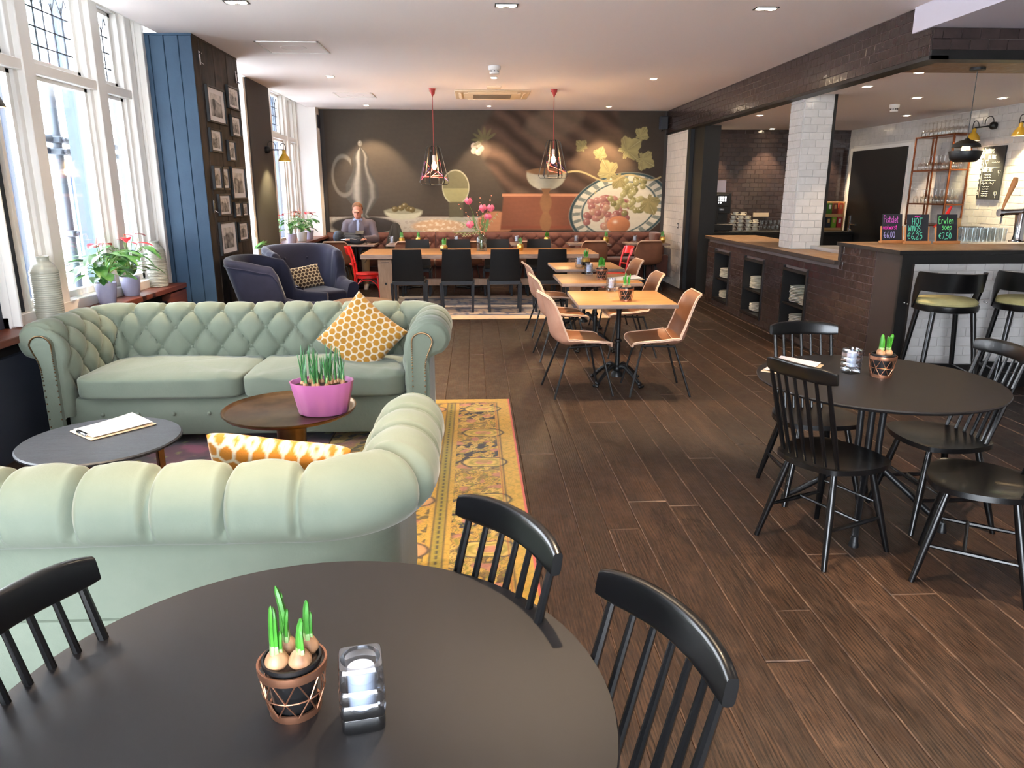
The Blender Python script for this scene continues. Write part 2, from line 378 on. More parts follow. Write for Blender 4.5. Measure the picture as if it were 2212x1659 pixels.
pm('stool_green', S(168, 160, 112), .9, c2=S(158, 150, 100), ns=20, bmp=.2, bs=200)
pm('skin', S(182, 122, 100), .55); pm('hair', S(110, 68, 38), .7, c2=S(86, 54, 30), ns=40); pm('jacket', S(92, 84, 94), .85, bmp=.2, bs=200); pm('shirt', S(164, 174, 204), .8)
pm('trousers', S(132, 112, 84), .9); pm('shoe', S(206, 198, 190), .7); pm('backpack', S(28, 30, 38), .7, bmp=.2, bs=80); pm('backpack_blue', S(66, 82, 104), .7); pm('coat_dark', S(46, 44, 40), .9)
pm('eye', S(40, 34, 30), .2); pm('lip', S(180, 110, 98), .5)
pm('wood_coffee', S(176, 132, 90), .45, c2=S(156, 112, 74), ns=3, nscale=(2, 9, 2))
pm('pavement', S(205, 205, 205), .9, c2=S(188, 189, 190), ns=2); pm('facade_white', S(205, 210, 216), .9); pm('facade_blue', S(120, 134, 156), .9); pm('door_blue', S(14, 44, 110), .5); pm('galvanised', S(78, 86, 94), .5, metal=.3); pm('outer_frame', S(66, 80, 104), .6); pm('tag_red', S(150, 30, 30), .6)
pm('shop_glass', S(60, 84, 84), .1); pm('canopy', S(150, 150, 156), .8)
vcol('mural_paint', .75); vcol('rug_pile', .95, .5, 260, .2); vcol('honeycomb', .85, .3, 200, .2); vcol('photo_print', .35); vcol('tea_print', .6)
pm('tulip_pink', S(236, 120, 150), .55); pm('blossom', S(232, 150, 120), .6); pm('twig', S(84, 56, 42), .8); pm('acacia', S(158, 160, 120), .8)
# ================================================================ the setting
CEIL, XL, XR, YB = 3.05, -2.87, 3.53, 14.02
def slab(name, c, d, m, parent=None, ch=0):
    o = MB().box(c, d, ch=ch).build(name, m, parent, ang=30); return o
def slab2(name, a, b, m, parent=None, ch=0):
    c = [(a[i] + b[i]) / 2 for i in range(3)]; d = [abs(b[i] - a[i]) for i in range(3)]; return slab(name, c, d, m, parent, ch)
# ---- floor with planks
floor = struct(slab2('floor', (-3.3, -2.9, -.10), (6.9, 14.1, -.022), 'gap_dark'))
def plank(w_, l_, ch=.0034, h=.022):
    x, y = w_ / 2 - .0012, l_ / 2 - .0012; b = MB()
    vs = [(-x, -y, -h), (x, -y, -h), (x, y, -h), (-x, y, -h), (-x, -y, -.004), (x, -y, -.004), (x, y, -.004), (-x, y, -.004), (-x + ch, -y + ch, 0), (x - ch, -y + ch, 0), (x - ch, y - ch, 0), (-x + ch, y - ch, 0)]
    fs = [(8, 9, 10, 11)] + [(4 + i, 4 + (i + 1) % 4, 8 + (i + 1) % 4, 8 + i) for i in range(4)] + [(i, (i + 1) % 4, 4 + (i + 1) % 4, 4 + i) for i in range(4)]
    b.add(vs, fs, [0] + [1] * 4 + [1] * 4); return b
rest = MB(); x = -3.08; rr = random.Random(3)
while x < 6.8:
    wd = rr.choice((.15, .165, .185, .2, .215, .225)); y = -2.8 + rr.uniform(-1.6, 0)
    while y < 14:
        ln = rr.uniform(1.3, 2.9); y1 = min(y + ln, 14.03); y0 = max(y, -2.8)
        if y1 - y0 > .05:
            cx, cy_ = x + wd / 2, (y0 + y1) / 2; vis = (y1 > .7) and not (x > 3.5 and y0 > 6.1)
            b = plank(wd, y1 - y0); dz = rr.uniform(-.0012, .0006)
            if vis: b.build('plank', ['floor_wood', 'floor_worn_edge'], floor, ang=0, loc=(cx, cy_, dz), rot=(rr.uniform(-.003, .003), 0, 0))
            else: rest.M = Matrix.Translation((cx, cy_, dz)); rest.add(b.v, b.f, b.m)
        y += ln
    x += wd
tag(rest.build('planks_out_of_sight', ['floor_wood', 'floor_worn_edge'], floor, ang=0), kind='stuff')
# ---- ceilings
struct(slab2('ceiling', (XL, -2.9, CEIL), (XR + .1, YB, CEIL + .2), 'ceiling_white'))
struct(slab2('ceiling_bar', (XR + .05, 6.0, 2.68), (6.7, 13.5, 2.85), 'ceiling_white'))
struct(slab2('ceiling_low', (XR - .03, -2.9, 2.86), (6.7, 6.22, 3.06), 'mauve_white'))
struct(slab2('roof_sun_block', (-3.55, -2.9, 3.52), (6.9, 14.2, 3.7), 'white_wall'))  # unseen slab, added to stop the sun leaking in past the ceilings
# ---- tiles
def tiles(parent, org, u, v, U, V, mat, tw=.15, th=.075, gap=.004, dep=.009, holes=(), maxn=290, jit=.012, u_off=0, name='tile', clipu=None):
    """running-bond tiles on the plane org+u*U+v*V; the ones nearest the camera are objects, the rest one part"""
    u, v = Vector(u), Vector(v); n = u.cross(v); org = Vector(org); rows = int(math.ceil(V / th - 1e-6)); L_ = []
    for r_ in range(rows):
        v0, v1 = r_ * th, min((r_ + 1) * th, V)
        if v1 - v0 < .012: continue
        a = -((r_ % 2) * tw / 2) + u_off
        while a < U:
            segs = [(max(a, 0), min(a + tw, U))]; a += tw
            for (h0, h1, k0, k1) in holes:
                if v1 > k0 + .01 and v0 < k1 - .01:
                    ns = []
                    for (s0, s1) in segs:
                        if s1 <= h0 or s0 >= h1: ns.append((s0, s1))
                        else:
                            if s0 < h0: ns.append((s0, h0))
                            if s1 > h1: ns.append((h1, s1))
                    segs = ns
            for (s0, s1) in segs:
                if s1 - s0 > .012: L_.append(((s0 + s1) / 2, (v0 + v1) / 2, s1 - s0, v1 - v0))
    unit = MB().box((0, 0, 0), (tw - gap, th - gap, dep), ch=.0025).mesh(name, mat, ang=0)
    Rm = Matrix((u, v, n)).transposed().to_4x4(); camp = Vector((0, 0, 1.65))
    L_.sort(key=lambda t: (org + u * t[0] + v * t[1] - camp).length); restb = MB(); proto = MB().box((0, 0, 0), (1, 1, 1), ch=0)
    for k, (a, b, sw, sh) in enumerate(L_):
        p = org + u * a + v * b + n * (dep / 2 + .001)
        Mx = Matrix.Translation(p) @ Rm @ Matrix.Rotation(random.uniform(-jit, jit), 4, 'X') @ Matrix.Rotation(random.uniform(-jit, jit), 4, 'Y') @ Matrix.Diagonal(((sw - gap) / (tw - gap), (sh - gap) / (th - gap), 1, 1))
        if k < maxn:
            o = obj(name, unit, parent); o.matrix_local = Mx if not parent else (Matrix.Translation(-parent.location) @ Mx)
        else:
            restb.M = (Mx if not parent else Matrix.Translation(-parent.location) @ Mx); restb.box((0, 0, 0), (tw - gap, th - gap, dep))
    if restb.v: tag(restb.build(name + '_field', mat, parent, ang=0), kind='stuff')
# ---- tiled beam over the bar and its front
beam = struct(slab2('trim_1', (XR, 5.98, 2.645), (XR + .14, YB, CEIL), 'grout_brown'))
tiles(beam, (XR, YB, 2.66), (0, -1, 0), (0, 0, 1), YB - 5.98, CEIL - 2.66, 'brown_tile', jit=.008)
slab2('edge_strip', (XR - .014, 5.966, 2.63), (XR + .14, YB, 2.66), 'black_laminate', beam)
fascia = struct(slab2('trim_2', (XR + .001, 5.98, 2.645), (6.7, 6.12, 2.86), 'grout_brown'))
tiles(fascia, (XR, 5.98, 2.70), (1, 0, 0), (0, 0, 1), 3.1, .16, 'brown_tile', th=.08)
slab2('edge_strip', (XR + .002, 5.966, 2.632), (6.7, 6.12, 2.70), 'black_laminate', fascia)
slab2('underside_board', (XR + .14, 6.12, 2.646), (6.68, 6.72, 2.664), 'worktop_brown', fascia)
# ---- back wall
wall_back = struct(slab2('wall_back', (-3.3, YB, 0), (3.75, YB + .15, 3.4), 'charcoal_wall'))
slab2('wall_plinth', (-2.7, YB - .02, .0), (3.5, YB, .9), 'navy_wall', wall_back)
# ---- left wall: masonry piers, window recesses
def win_box(name, a, b, m='navy_wall', parent=None): return struct(slab2(name, a, b, m, parent))
win_box('wall_left', (-3.4, 4.35, 0), (-3.1, 5.2, 3.5))
pier = win_box('wall_left_pier', (-3.4, 10.2, 0), (-2.88, 11.25, 3.05), 'charcoal_wall')
win_box('wall_left_corner', (-3.4, 13.98, 0), (-2.72, YB + .02, 3.05))
win_box('wall_left_rear', (-3.4, -2.9, 0), (-3.1, 2.9, 3.5))
slab2('head_beam', (-3.5, -2.9, 3.28), (-2.88, YB, 3.53), 'white_wall', pier)
slab2('ceiling_edge', (-2.885, -2.9, 3.05), (-2.87, YB, 3.3), 'white_wall', pier)
# blue and dark planked pillar
pillar = struct(slab2('wall_left_pillar', (-3.3, 7.51, 0), (-2.6, 8.82, 3.045), 'gap_dark'))
bx = [-3.05, -2.96, -2.83, -2.70, -2.578]
for i in range(4): slab2('plank', (bx[i] + .002, 7.49, .0), (bx[i + 1] - .002, 7.515, 3.03), 'blue_paint', pillar, ch=.004)
slab2('cap', (-3.05, 7.485, 3.03), (-2.575, 7.52, 3.048), 'blue_paint', pillar)
dy = [7.49, 7.66, 7.86, 8.05, 8.26, 8.45, 8.66, 8.835]
for i in range(7):
    o = MB().box((0, 0, 0), (.02, dy[i + 1] - dy[i] - .004, 3.03), ch=.004).build('plank', 'dark_plank', pillar, ang=30, loc=(-2.588 + (i % 2) * .004, (dy[i] + dy[i + 1]) / 2, 1.515))
slab2('cap', (-2.6, 7.49, 3.03), (-2.574, 8.835, 3.048), 'dark_plank', pillar)
for (y, z) in ((7.62, 2.86), (8.71, 2.84), (7.62, 1.5)):
    b = MB(); b.box((-2.565, y, z), (.012, .035, .12), ch=.003); b.cyl((-2.56, y, z - .04), (-2.53, y, z - .06), .006, n=6); b.cyl((-2.56, y, z + .04), (-2.54, y, z + .04), .006, n=6)
    tag(b.build('coat_hook', 'chrome'), {2.86: 'chrome hook high on the dark planks beside the blue boards', 2.84: 'chrome hook high on the dark planks nearest the white reveal', 1.5: 'small chrome hook left of the small framed photographs'}[z], 'hook')
# ---- windows
def window(n, y0, y1, panes, zs=.855, leads=True):
    wroot = bpy.data.objects.new('window_%d' % n, None); col.objects.link(wroot); struct(wroot)
    b = MB(); X = -3.12
    b.box((X, (y0 + y1) / 2, .8), (.13, y1 - y0, .09), ch=.006); b.box((X - .01, (y0 + y1) / 2, 2.485), (.12, y1 - y0, .075), ch=.006); b.box((X - .03, (y0 + y1) / 2, 3.22), (.08, y1 - y0, .16))
    b.build('frame', 'white_gloss_paint', wroot)
    ed = [y0] + [e for p in panes for e in p] + [y1]
    for i in range(0, len(ed), 2):
        a, c = ed[i] - .0, ed[i + 1]
        if c - a < .03: continue
        m = MB(); m.box((X, (a + c) / 2, 2.0), (.12, c - a - .1 if c - a > .16 else c - a, 2.55), ch=.008)
        if c - a > .16: m.box((X - .02, (a + c) / 2, 2.0), (.07, c - a, 2.55), ch=.004)
        m.build('mullion', 'white_gloss_paint', wroot)
    for (a, c) in panes:
        s = MB()
        for (z0, z1, xo) in ((zs, 2.45, 0), (2.525, 3.14, -.03)):
            for (p, q) in (((a - .005, z0), (a + .04, z1)), ((c - .04, z0), (c + .005, z1)), ((a, z0 - .005), (c, z0 + .045)), ((a, z1 - .03), (c, z1 + .005))):
                s.box((X - .035 + xo, (p[0] + q[0]) / 2, (p[1] + q[1]) / 2), (.045, q[0] - p[0], q[1] - p[1]))
            MB().box((X - .045 + xo, (a + c) / 2, (z0 + z1) / 2), (.006, c - a, z1 - z0)).build('pane', 'window_glass', wroot)
        s.build('sash', 'white_gloss_paint', wroot)
        if leads:
            l = MB(); xx = X - .068; k = max(2, round((c - a) / .13)); zt = 3.02
            for i in range(1, k): y = a + (c - a) * i / k; l.box((xx, y, (2.55 + zt) / 2), (.008, .007, zt - 2.55))
            for z in (2.68, 2.81, 2.94): l.box((xx, (a + c) / 2, z), (.008, c - a, .009))
            for i in range(k):
                y = a + (c - a) * (i + .5) / k; h = (c - a) / k / 2
                l.tube([(xx, y - h, zt - .06), (xx, y, 3.09), (xx, y + h, zt - .06)], .0035, 4)
            l.build('lead_came', 'lead_came', wroot)
    # moulded casing on the reveals
    for yy, sgn in ((y0, 1), (y1, -1)):
        m = MB()
        for k, (dx, dd) in enumerate(((-.03, .05), (.03, .035), (.085, .02))): m.box((X + dx + .02, yy + sgn * dd / 2, 2.03), (.06, dd, 2.5), ch=.006)
        m.build('casing', 'white_gloss_paint', wroot)
    return wroot
window(1, 4.95, 7.42, [(5.0, 5.52), (5.77, 6.56), (6.82, 7.2)])
window(2, 11.25, 13.97, [(11.36, 11.86), (12.1, 12.92), (13.18, 13.6)])
window(3, 8.84, 10.2, [(8.95, 10.0)])
window(4, 2.9, 4.35, [(3.0, 4.2)], leads=False)
jb = MB().box((-3.08, 7.455, 1.6), (.16, .08, 3.3)).build('jamb', 'white_gloss_paint'); struct(jb); jb.name = 'trim_3'
struct(slab2('trim_4', (-3.1, 10.12, .77), (-2.9, 10.2, 3.04), 'white_gloss_paint')); struct(slab2('trim_5', (-3.1, 5.2, .77), (-3.07, 5.235, 3.3), 'white_gloss_paint'))
struct(slab2('trim_6', (-3.1, 13.7, .85), (-2.73, 13.975, 3.3), 'white_wall'))
# sills
def sill(n, y0, y1, x1, z, name):
    o = struct(slab2('trim_%d' % n, (-3.12, y0, z - .045), (x1, y1, z), 'sill_wood', ch=.004))
    slab2('apron_panel', (-3.09, y0, 0), (x1 - .06, y1, z - .13), 'navy_wall' if n == 7 else 'sill_wood', o); slab2('slot', (-3.09, y0, z - .13), (x1 - .1, y1, z - .045), 'gap_dark', o)
    return o
sill(7, .7, 7.48, -2.86, .77, 'a'); sill(8, 8.84, 10.2, -2.78, .8, 'b'); sill(9, 11.25, 13.98, -2.66, .86, 'c')
slab2('sill_end', (-3.0, 7.1, .55), (-2.87, 7.48, .71), 'sill_wood', bpy.data.objects['trim_7'])
# ---- right side: white tiled wall end, black jamb, tiled walls behind the bar
wr = struct(slab2('wall_right', (XR + .03, 12.72, 0), (XR + .3, YB, 2.65), 'grout_white'))
tiles(wr, (XR + .03, YB, 0), (0, -1, 0), (0, 0, 1), YB - 12.72, 2.65, 'white_tile_matt', tw=.13, th=.13, gap=.003, maxn=200, jit=.004)
struct(slab2('door_1', (XR + .03, 12.56, 0), (XR + .34, 12.72, 2.65), 'black_laminate'))
wb = struct(slab2('wall_bar_back', (3.85, 13.36, 0), (6.9, 13.5, 2.68), 'grout_brown'))
tiles(wb, (3.85, 13.36, .96), (1, 0, 0), (0, 0, 1), 2.8, 1.72, 'brown_tile', maxn=290)
wq = struct(slab2('wall_bar_right', (6.65, -2.9, 0), (6.8, 13.4, 2.9), 'grout_white'))
tiles(wq, (6.65, 13.36, .96), (0, -1, 0), (0, 0, 1), 6.2, 1.72, 'white_tile', maxn=290, holes=((.16, 1.99, 0, 1.36),), th=.09, tw=.18)
struct(slab2('wall_rear', (-3.4, -2.9, 0), (-3.1, -2.75, 3.2), 'white_wall'))
struct(slab2('wall_rear_side', (1.3, -2.9, 0), (6.8, -2.75, 3.0), 'white_wall')); struct(slab2('wall_rear_head', (-3.4, -2.9, 2.95), (6.8, -2.75, 3.2), 'white_wall'))
# black bar door
d = bpy.data.objects.new('door_2', None); col.objects.link(d); struct(d)
slab2('frame', (6.60, 11.36, 0), (6.66, 13.22, 2.36), 'white_gloss_paint', d); slab2('leaf', (6.585, 11.42, 0), (6.62, 13.1, 2.31), 'black_laminate', d)
slab2('lock_plate', (6.575, 12.93, .93), (6.588, 12.98, 1.23), 'chrome', d, ch=.003)
b = MB(); b.cyl((6.585, 12.87, 1.09), (6.53, 12.87, 1.09), .022, n=12); b.tube([(6.545, 12.87, 1.09), (6.53, 12.83, 1.09), (6.53, 12.62, 1.085)], .013, 8); b.cyl((6.585, 12.86, .97), (6.57, 12.86, .97), .034, n=16); b.build('handle', 'chrome', d)
# ---- outside
struct(slab2('pavement', (-14, -12, -.15), (-3.4, 32, -.04), 'pavement')); struct(slab2('pavement_rear', (-14, -14, -.15), (14, -2.9, -.04), 'pavement'))
pv = bpy.data.objects['pavement']
fc = thing('street_building', 'pale building with a blue door across the street outside the window', 'building', (-9.4, 10, 0))
slab2('facade', (-.4, -20, 0), (0, 24, 6.5), 'facade_white', fc)
for k in range(12): slab2('stone_course', (0, -20, .45 * k), (.015, 24, .45 * k + .43), 'facade_white', fc)
slab2('door', (0, 8.3, 0), (.05, 8.75, 2.25), 'door_blue', fc); slab2('canopy', (0, 3, 2.3), (.5, 12.5, 2.5), 'canopy', fc); slab2('shop_window', (0, 2.2, .7), (.04, 6.2, 2.15), 'shop_glass', fc)
for k in range(6): slab2('window', (0, -16 + k * 5.6, 3.6), (.03, -14.4 + k * 5.6, 5.8), 'shop_glass', fc)
scf = []
def pole(p, q, r, label, couplers=()):
    t = thing('scaffold_pole', label, 'scaffold pole', p, group='scaffold tubes outside the windows')
    q2 = Vector(q) - Vector(p); MB().cyl((0, 0, 0), q2, r, n=12).build('tube', 'galvanised', t)
    for z, m in couplers:
        b = MB(); c = q2.normalized() * z; b.box(c, (.13, .13, .07), ch=.01); b.cyl(c + Vector((-.09, 0, 0)), c + Vector((.09, 0, 0)), .02, n=8); b.build('coupler', m, t)
pole((-4.3, 8.23, -.04), (-4.3, 8.23, 5.5), .045, 'thick scaffold upright seen in the middle of the big window', ((2.2, 'galvanised'), (2.08, 'galvanised'), (2.9, 'tag_red'), (1.25, 'galvanised')))
pole((-4.7, 9.42, -.04), (-4.7, 9.42, 5.5), .034, 'thinner scaffold upright right of the thick one in the big window', ((2.15, 'galvanised'), (2.6, 'galvanised'), (1.2, 'galvanised'), (.7, 'galvanised'), (3.3, 'tag_red')))
pole((-4.34, 5.2, 2.17), (-4.34, 10.6, 2.17), .04, 'upper horizontal scaffold tube outside the big window', ((3.5, 'tag_red'),))
pole((-4.38, 5.2, 2.05), (-4.38, 10.6, 2.05), .04, 'lower horizontal scaffold tube outside the big window')
pole((-4.4, 5.6, -.04), (-4.4, 6.9, 1.5), .04, 'slanting scaffold brace low in the leftmost pane')
pole((-4.3, 14.5, -.04), (-4.3, 14.5, 5.5), .045, 'scaffold upright seen through the far window')
pole((-4.34, 12, 1.9), (-4.34, 17, 1.9), .04, 'horizontal scaffold tube seen through the far window')
for i, y in enumerate((5.74, 6.99, 7.9, 12.6, 13.3, 14.3)): struct(slab2('trim_%d' % (20 + i), (-3.5, y - (.1 if i < 3 else .06), -.04), (-3.32, y + .08, 3.6), 'outer_frame'))
# ---- recessed ceiling spots (each with its own lamp)
def downlight(x, y, z, label, n=1, power=DOWN_W, tilt=(0, 0), cone=75):
    t = thing('recessed_spot', label, 'ceiling light', (x, y, z), group='recessed ceiling spots')
    b = MB(); w_ = .085 if n == 1 else .17
    for s in (-1, 1): b.box((s * (w_ / 2), 0, -.003), (.012, .1, .006)); b.box((0, s * .046, -.003), (w_ + .012, .012, .006))
    b.build('trim_ring', 'blackgrey_frame' if n > 1 else 'plastic_white', t)
    for i in range(n):
        ox = (i - (n - 1) / 2) * .085
        MB().lathe([(.034, -.004), (.034, -.0085), (.0, -.0095)], 14, (ox, 0, 0), cap=False).build('lamp', 'lamp_face', t)
    l = bpy.data.lights.new('spot_beam', 'SPOT'); l.energy = power * n; l.color = WARM; l.spot_size = R(cone); l.spot_blend = .45; l.shadow_soft_size = .03
    o = bpy.data.objects.new('spot_beam', l); col.objects.link(o); o.parent = t; o.location = (0, 0, -.03); o.rotation_euler = (tilt[0], tilt[1], 0)
XN = {-1.8: 'left', .27: 'middle', 2.33: 'right'}
for x in (-1.8, .27, 2.33):
    downlight(x, 2.5, CEIL, 'twin recessed spot above the front round table area, %s of three' % XN[x], 2)
    downlight(x, 6.3, CEIL, {-1.8: 'twin recessed spot over the green sofa at the top edge of the picture', .27: 'twin recessed spot at top centre of the ceiling', 2.33: 'twin recessed spot nearest the tiled beam'}[x], 2)
    downlight(x, 10.1, CEIL, {-1.8: 'recessed spot left of the left cage pendant, nearer row', .27: 'recessed spot between smoke detector and ceiling cassette', 2.33: 'recessed spot right of the right cage pendant, nearer row'}[x])
    downlight(x, 13.35, CEIL, {-1.8: 'recessed spot close to the mural above its jug', .27: 'recessed spot close to the mural behind the ceiling cassette', 2.33: 'recessed spot close to the mural above its fruit'}[x], 1, DOWN_W * 1.0, (R(18), 0))
for k, (x, y, lb) in enumerate(((4.0, 6.9, 'bar ceiling spot nearest the beam corner'), (4.01, 7.83, 'bar ceiling spot left of the corner one, second along the beam'), (5.05, 8.7, 'bar ceiling spot beside the bar smoke detector'), (6.05, 8.7, 'bar ceiling spot nearest the right picture edge'), (6.1, 10.72, 'bar ceiling spot above the black door'), (4.03, 10.8, 'bar ceiling spot left of the white pillar'), (4.1, 13.1, 'bar ceiling spot against the brown tiles above the coffee machine'), (5.12, 13.1, 'bar ceiling spot against the brown tiles beside the pillar'), (6.1, 13.1, 'bar ceiling spot against the brown tiles in the far corner'))):
    downlight(x, y, 2.68, lb, 1, DOWN_W * (.75 if y > 8.5 else .3))
# positions: x, y, facing angle (deg from +X), label
SPINDLE_SPOTS = [
 (-.148, 1.425, 214, 'black spindle-back chair behind the front round table, over the yellow rug'),
 (.09, 1.06, 203, 'black spindle-back chair at the right edge of the front round table'),
 (-.612, 1.19, -15, 'black spindle-back chair at the left picture edge behind the front table'),
 (1.86, 3.80, 268, 'black spindle-back chair on the far side of the right-hand round table'),
 (1.656, 3.183, 24, 'whole black spindle-back chair on the near left of the right-hand round table'),
 (2.34, 3.44, 180, 'black spindle-back chair right of the round table, back towards the bar stools'),
 (2.17, 2.85, 144, 'nearest black chair at the right picture edge, its back cut off'),
]
LEATHER_SPOTS = [
 (.855, 6.04, 8, 'tan leather chair left of the nearest square wooden table'),
 (1.515, 6.03, 178, 'tan leather chair right of the nearest square wooden table'),
 (.87, 7.36, 4, 'tan leather chair left of the middle square wooden table'),
 (1.575, 7.48, 181, 'tan leather chair right of the middle square wooden table'),
 (.88, 8.62, 5, 'tan leather chair left of the farthest square wooden table'),
 (1.69, 8.95, 184, 'tan leather chair right of the farthest square wooden table'),
]
BANQ_CHAIR_SPOTS = [
 (-2.30, 12.70, 90, 'brown leather chair in front of the seated man, by the window sill'),
 (-1.10, 12.70, 90, 'brown leather chair by the bench, first right of the seated man'),
 (-.12, 12.70, 90, 'brown leather chair by the bench, behind the flower vase'),
 (.96, 12.70, 90, 'brown leather chair by the bench, just right of the right cage pendant line'),
 (2.0, 12.70, 91, 'brown leather chair by the bench, beyond the right end of the long table'),
 (2.93, 12.70, 92, 'brown leather chair by the bench nearest the white tiled wall'),
]
PLY_SPOTS = [(x, 10.43, 90, 'black wooden chair with its back to the camera, %s at the long table' % k) for x, k in ((-.92, 'first'), (-.25, 'second'), (.41, 'third'), (1.06, 'fourth'))] + \
            [(x, 12.07, 270, 'black wooden chair on the far side of the long table, %s from the left' % k) for x, k in ((-.94, 'first'), (-.27, 'second'), (.37, 'third'), (1.06, 'fourth'))]
# ================================================================ sofas
def sofa_paths(W, D, rc=.17, a=.21, n=240):
    """U path of the arm/back centre line (front of the sofa towards -Y); returns points, inward normals, arc length"""
    xl, xr, yf, yb = -W / 2 + a, W / 2 - a, -D / 2 + .02, D / 2 - a
    segs = [((xl, yf), (xl, yb - rc)), 'c', ((xl + rc, yb), (xr - rc, yb)), 'd', ((xr, yb - rc), (xr, yf))]
    P = []
    def line(p, q, k): P.extend([(p[0] + (q[0] - p[0]) * i / k, p[1] + (q[1] - p[1]) * i / k) for i in range(k)])
    line(segs[0][0], segs[0][1], 400)
    P.extend([(xl + rc - rc * math.cos(t), yb - rc + rc * math.sin(t)) for t in np.linspace(0, math.pi / 2, 150, endpoint=False)])
    line(segs[2][0], segs[2][1], 900)
    P.extend([(xr - rc + rc * math.sin(t), yb - rc + rc * math.cos(t)) for t in np.linspace(0, math.pi / 2, 150, endpoint=False)])
    line(segs[4][0], segs[4][1], 400); P.append(segs[4][1])
    P = np.array(P); d = np.r_[0, np.cumsum(np.linalg.norm(np.diff(P, axis=0), axis=1))]
    s = np.linspace(0, d[-1], n); Q = np.stack([np.interp(s, d, P[:, 0]), np.interp(s, d, P[:, 1])], 1)
    T = np.gradient(Q, axis=0); T /= np.linalg.norm(T, axis=1, keepdims=True); Nn = np.stack([T[:, 1], -T[:, 0]], 1)
    return Q, Nn, s - d[-1] / 2
PROF = [(.075, .22), (.085, .40), (.095, .54), (.085, .66), (.035, .775), (-.05, .835), (-.14, .825), (-.195, .765), (-.205, .69), (-.17, .625), (-.11, .60), (-.078, .575), (-.075, .50), (-.075, .30), (-.075, .07)]
def make_sofa(label, loc, rz, W=2.73, D=1.0):
    t = thing('chesterfield_sofa', label, 'sofa', loc, rz)
    nS, nV = 560, 84
    pr = np.array(spline(PROF, 600)); dl = np.r_[0, np.cumsum(np.linalg.norm(np.diff(pr, axis=0), axis=1))]
    # sample more densely on the padded part
    tv = np.r_[np.linspace(0, dl[-1] * .68, nV - 12, endpoint=False), np.linspace(dl[-1] * .68, dl[-1], 12)]
    pv = np.stack([np.interp(tv, dl, pr[:, 0]), np.interp(tv, dl, pr[:, 1])], 1); tg = np.gradient(pv, axis=0); tg /= np.linalg.norm(tg, axis=1, keepdims=True)
    nrm = np.stack([tg[:, 1], -tg[:, 0]], 1)          # outward normal in (n,z)
    Q, Nn, s = sofa_paths(W, D, n=nS)
    px, pz, t0 = .215, .15, .17; t3 = t0 + 3 * pz
    SS, TT = np.meshgrid(s, tv, indexing='ij'); p = SS / px + (TT - t0) / (2 * pz); q = SS / px - (TT - t0) / (2 * pz)
    h = np.sqrt(np.abs(np.sin(np.pi * p) * np.sin(np.pi * q)))
    hv = np.abs(np.sin(np.pi * (SS / px - .5))) ** .75; h = np.where(TT > t3, hv, h); h = np.where(TT < t0, np.abs(np.sin(np.pi * SS / px)), h)
    h = h ** .5
    A = np.where(TT < t0, .03 * np.clip(TT / t0, 0, 1) ** 2, np.where(TT < t3, .066, .066 - .034 * np.clip((TT - t3) / .12, 0, 1)))
    A = np.where(TT > t3 + .30, .032 * np.clip(1 - (TT - t3 - .30) / .10, 0, 1), A)
    endf = np.clip((np.abs(s[-1]) - np.abs(SS)) / .12, 0, 1) ** .7; dcr = (np.mod(SS / px, 1) - .5) * px; disp = A * (h - .8) * endf - .011 * np.exp(-(dcr / .011) ** 2) * ((TT > t3) & (TT < t3 + .34)) * endf + .006 * np.exp(-((np.abs(dcr) - .026) / .012) ** 2) * ((TT > t3) & (TT < t3 + .34)) * endf
    # round the ends of the arms
    er = np.clip(1 - (np.abs(s[-1]) - np.abs(SS)) / .045, 0, 1); disp = disp - .03 * er ** 2 * (TT < dl[-1] * .7)
    wr = np.array([[mnoise.noise((a * 3.1, b * 7, 0)) for b in tv] for a in s]) * .004; disp = disp + wr * (TT < dl[-1] * .66)
    n2 = pv[None, :, 0] + nrm[None, :, 0] * disp; z2 = pv[None, :, 1] + nrm[None, :, 1] * disp
    V = np.stack([Q[:, None, 0] + Nn[:, None, 0] * n2, Q[:, None, 1] + Nn[:, None, 1] * n2, z2], -1)
    b = MB(); vs = [tuple(x) for x in V.reshape(-1, 3)]; fs = []
    for i in range(nS - 1):
        for j in range(nV - 1): a = i * nV + j; fs.append((a, a + nV, a + nV + 1, a + 1))
    fs.append(tuple(range(nV))); fs.append(tuple((nS - 1) * nV + j for j in range(nV - 1, -1, -1)))
    b.add(vs, fs); o = b.build('upholstered_frame', 'green_velvet', t, ang=75)
    # tuft buttons
    bt = MB()
    for k in range(4):
        tt = t0 + k * pz; c = np.array([np.interp(tt, dl, pr[:, 0]), np.interp(tt, dl, pr[:, 1])]); j = int(np.argmin(np.abs(tv - tt))); nn = nrm[j]
        i0 = -int(s[-1] / px) - 1
        for i in range(i0, -i0 + 1):
            sv = (i + (k % 2) * .5) * px
            if abs(sv) > s[-1] - .1: continue
            ii = int(np.argmin(np.abs(s - sv))); nx, zz = c[0] - nn[0] * .040, c[1] - nn[1] * .040
            bt.sphere((Q[ii, 0] + Nn[ii, 0] * nx, Q[ii, 1] + Nn[ii, 1] * nx, zz), .0165, 10, 6)
    bt.build('buttons', 'green_velvet', o)
    # front scroll panels with brass nails
    for sg in (-1, 1):
        x0 = sg * (W / 2 - .21); mir = -sg      # +n points inwards
        out = [(.03, .07), (.035, .45), (.035, .62)] + [(-.035 + .07 * math.cos(a), .70 + .062 * math.sin(a)) for a in np.linspace(0, math.pi, 10)] + [(-.09, .66), (-.06, .58), (-.05, .45), (-.05, .07)]
        b = MB(); b.prism([(x0 + mir * n_, z) for n_, z in out], -D / 2 - .012, -D / 2 + .03, 'Y'); po = b.build('scroll_panel', 'green_velvet', t)
        nl = MB(); pts = spline([(x0 + mir * n_ * .93, -D / 2 - .014, z) for n_, z in out], 130)
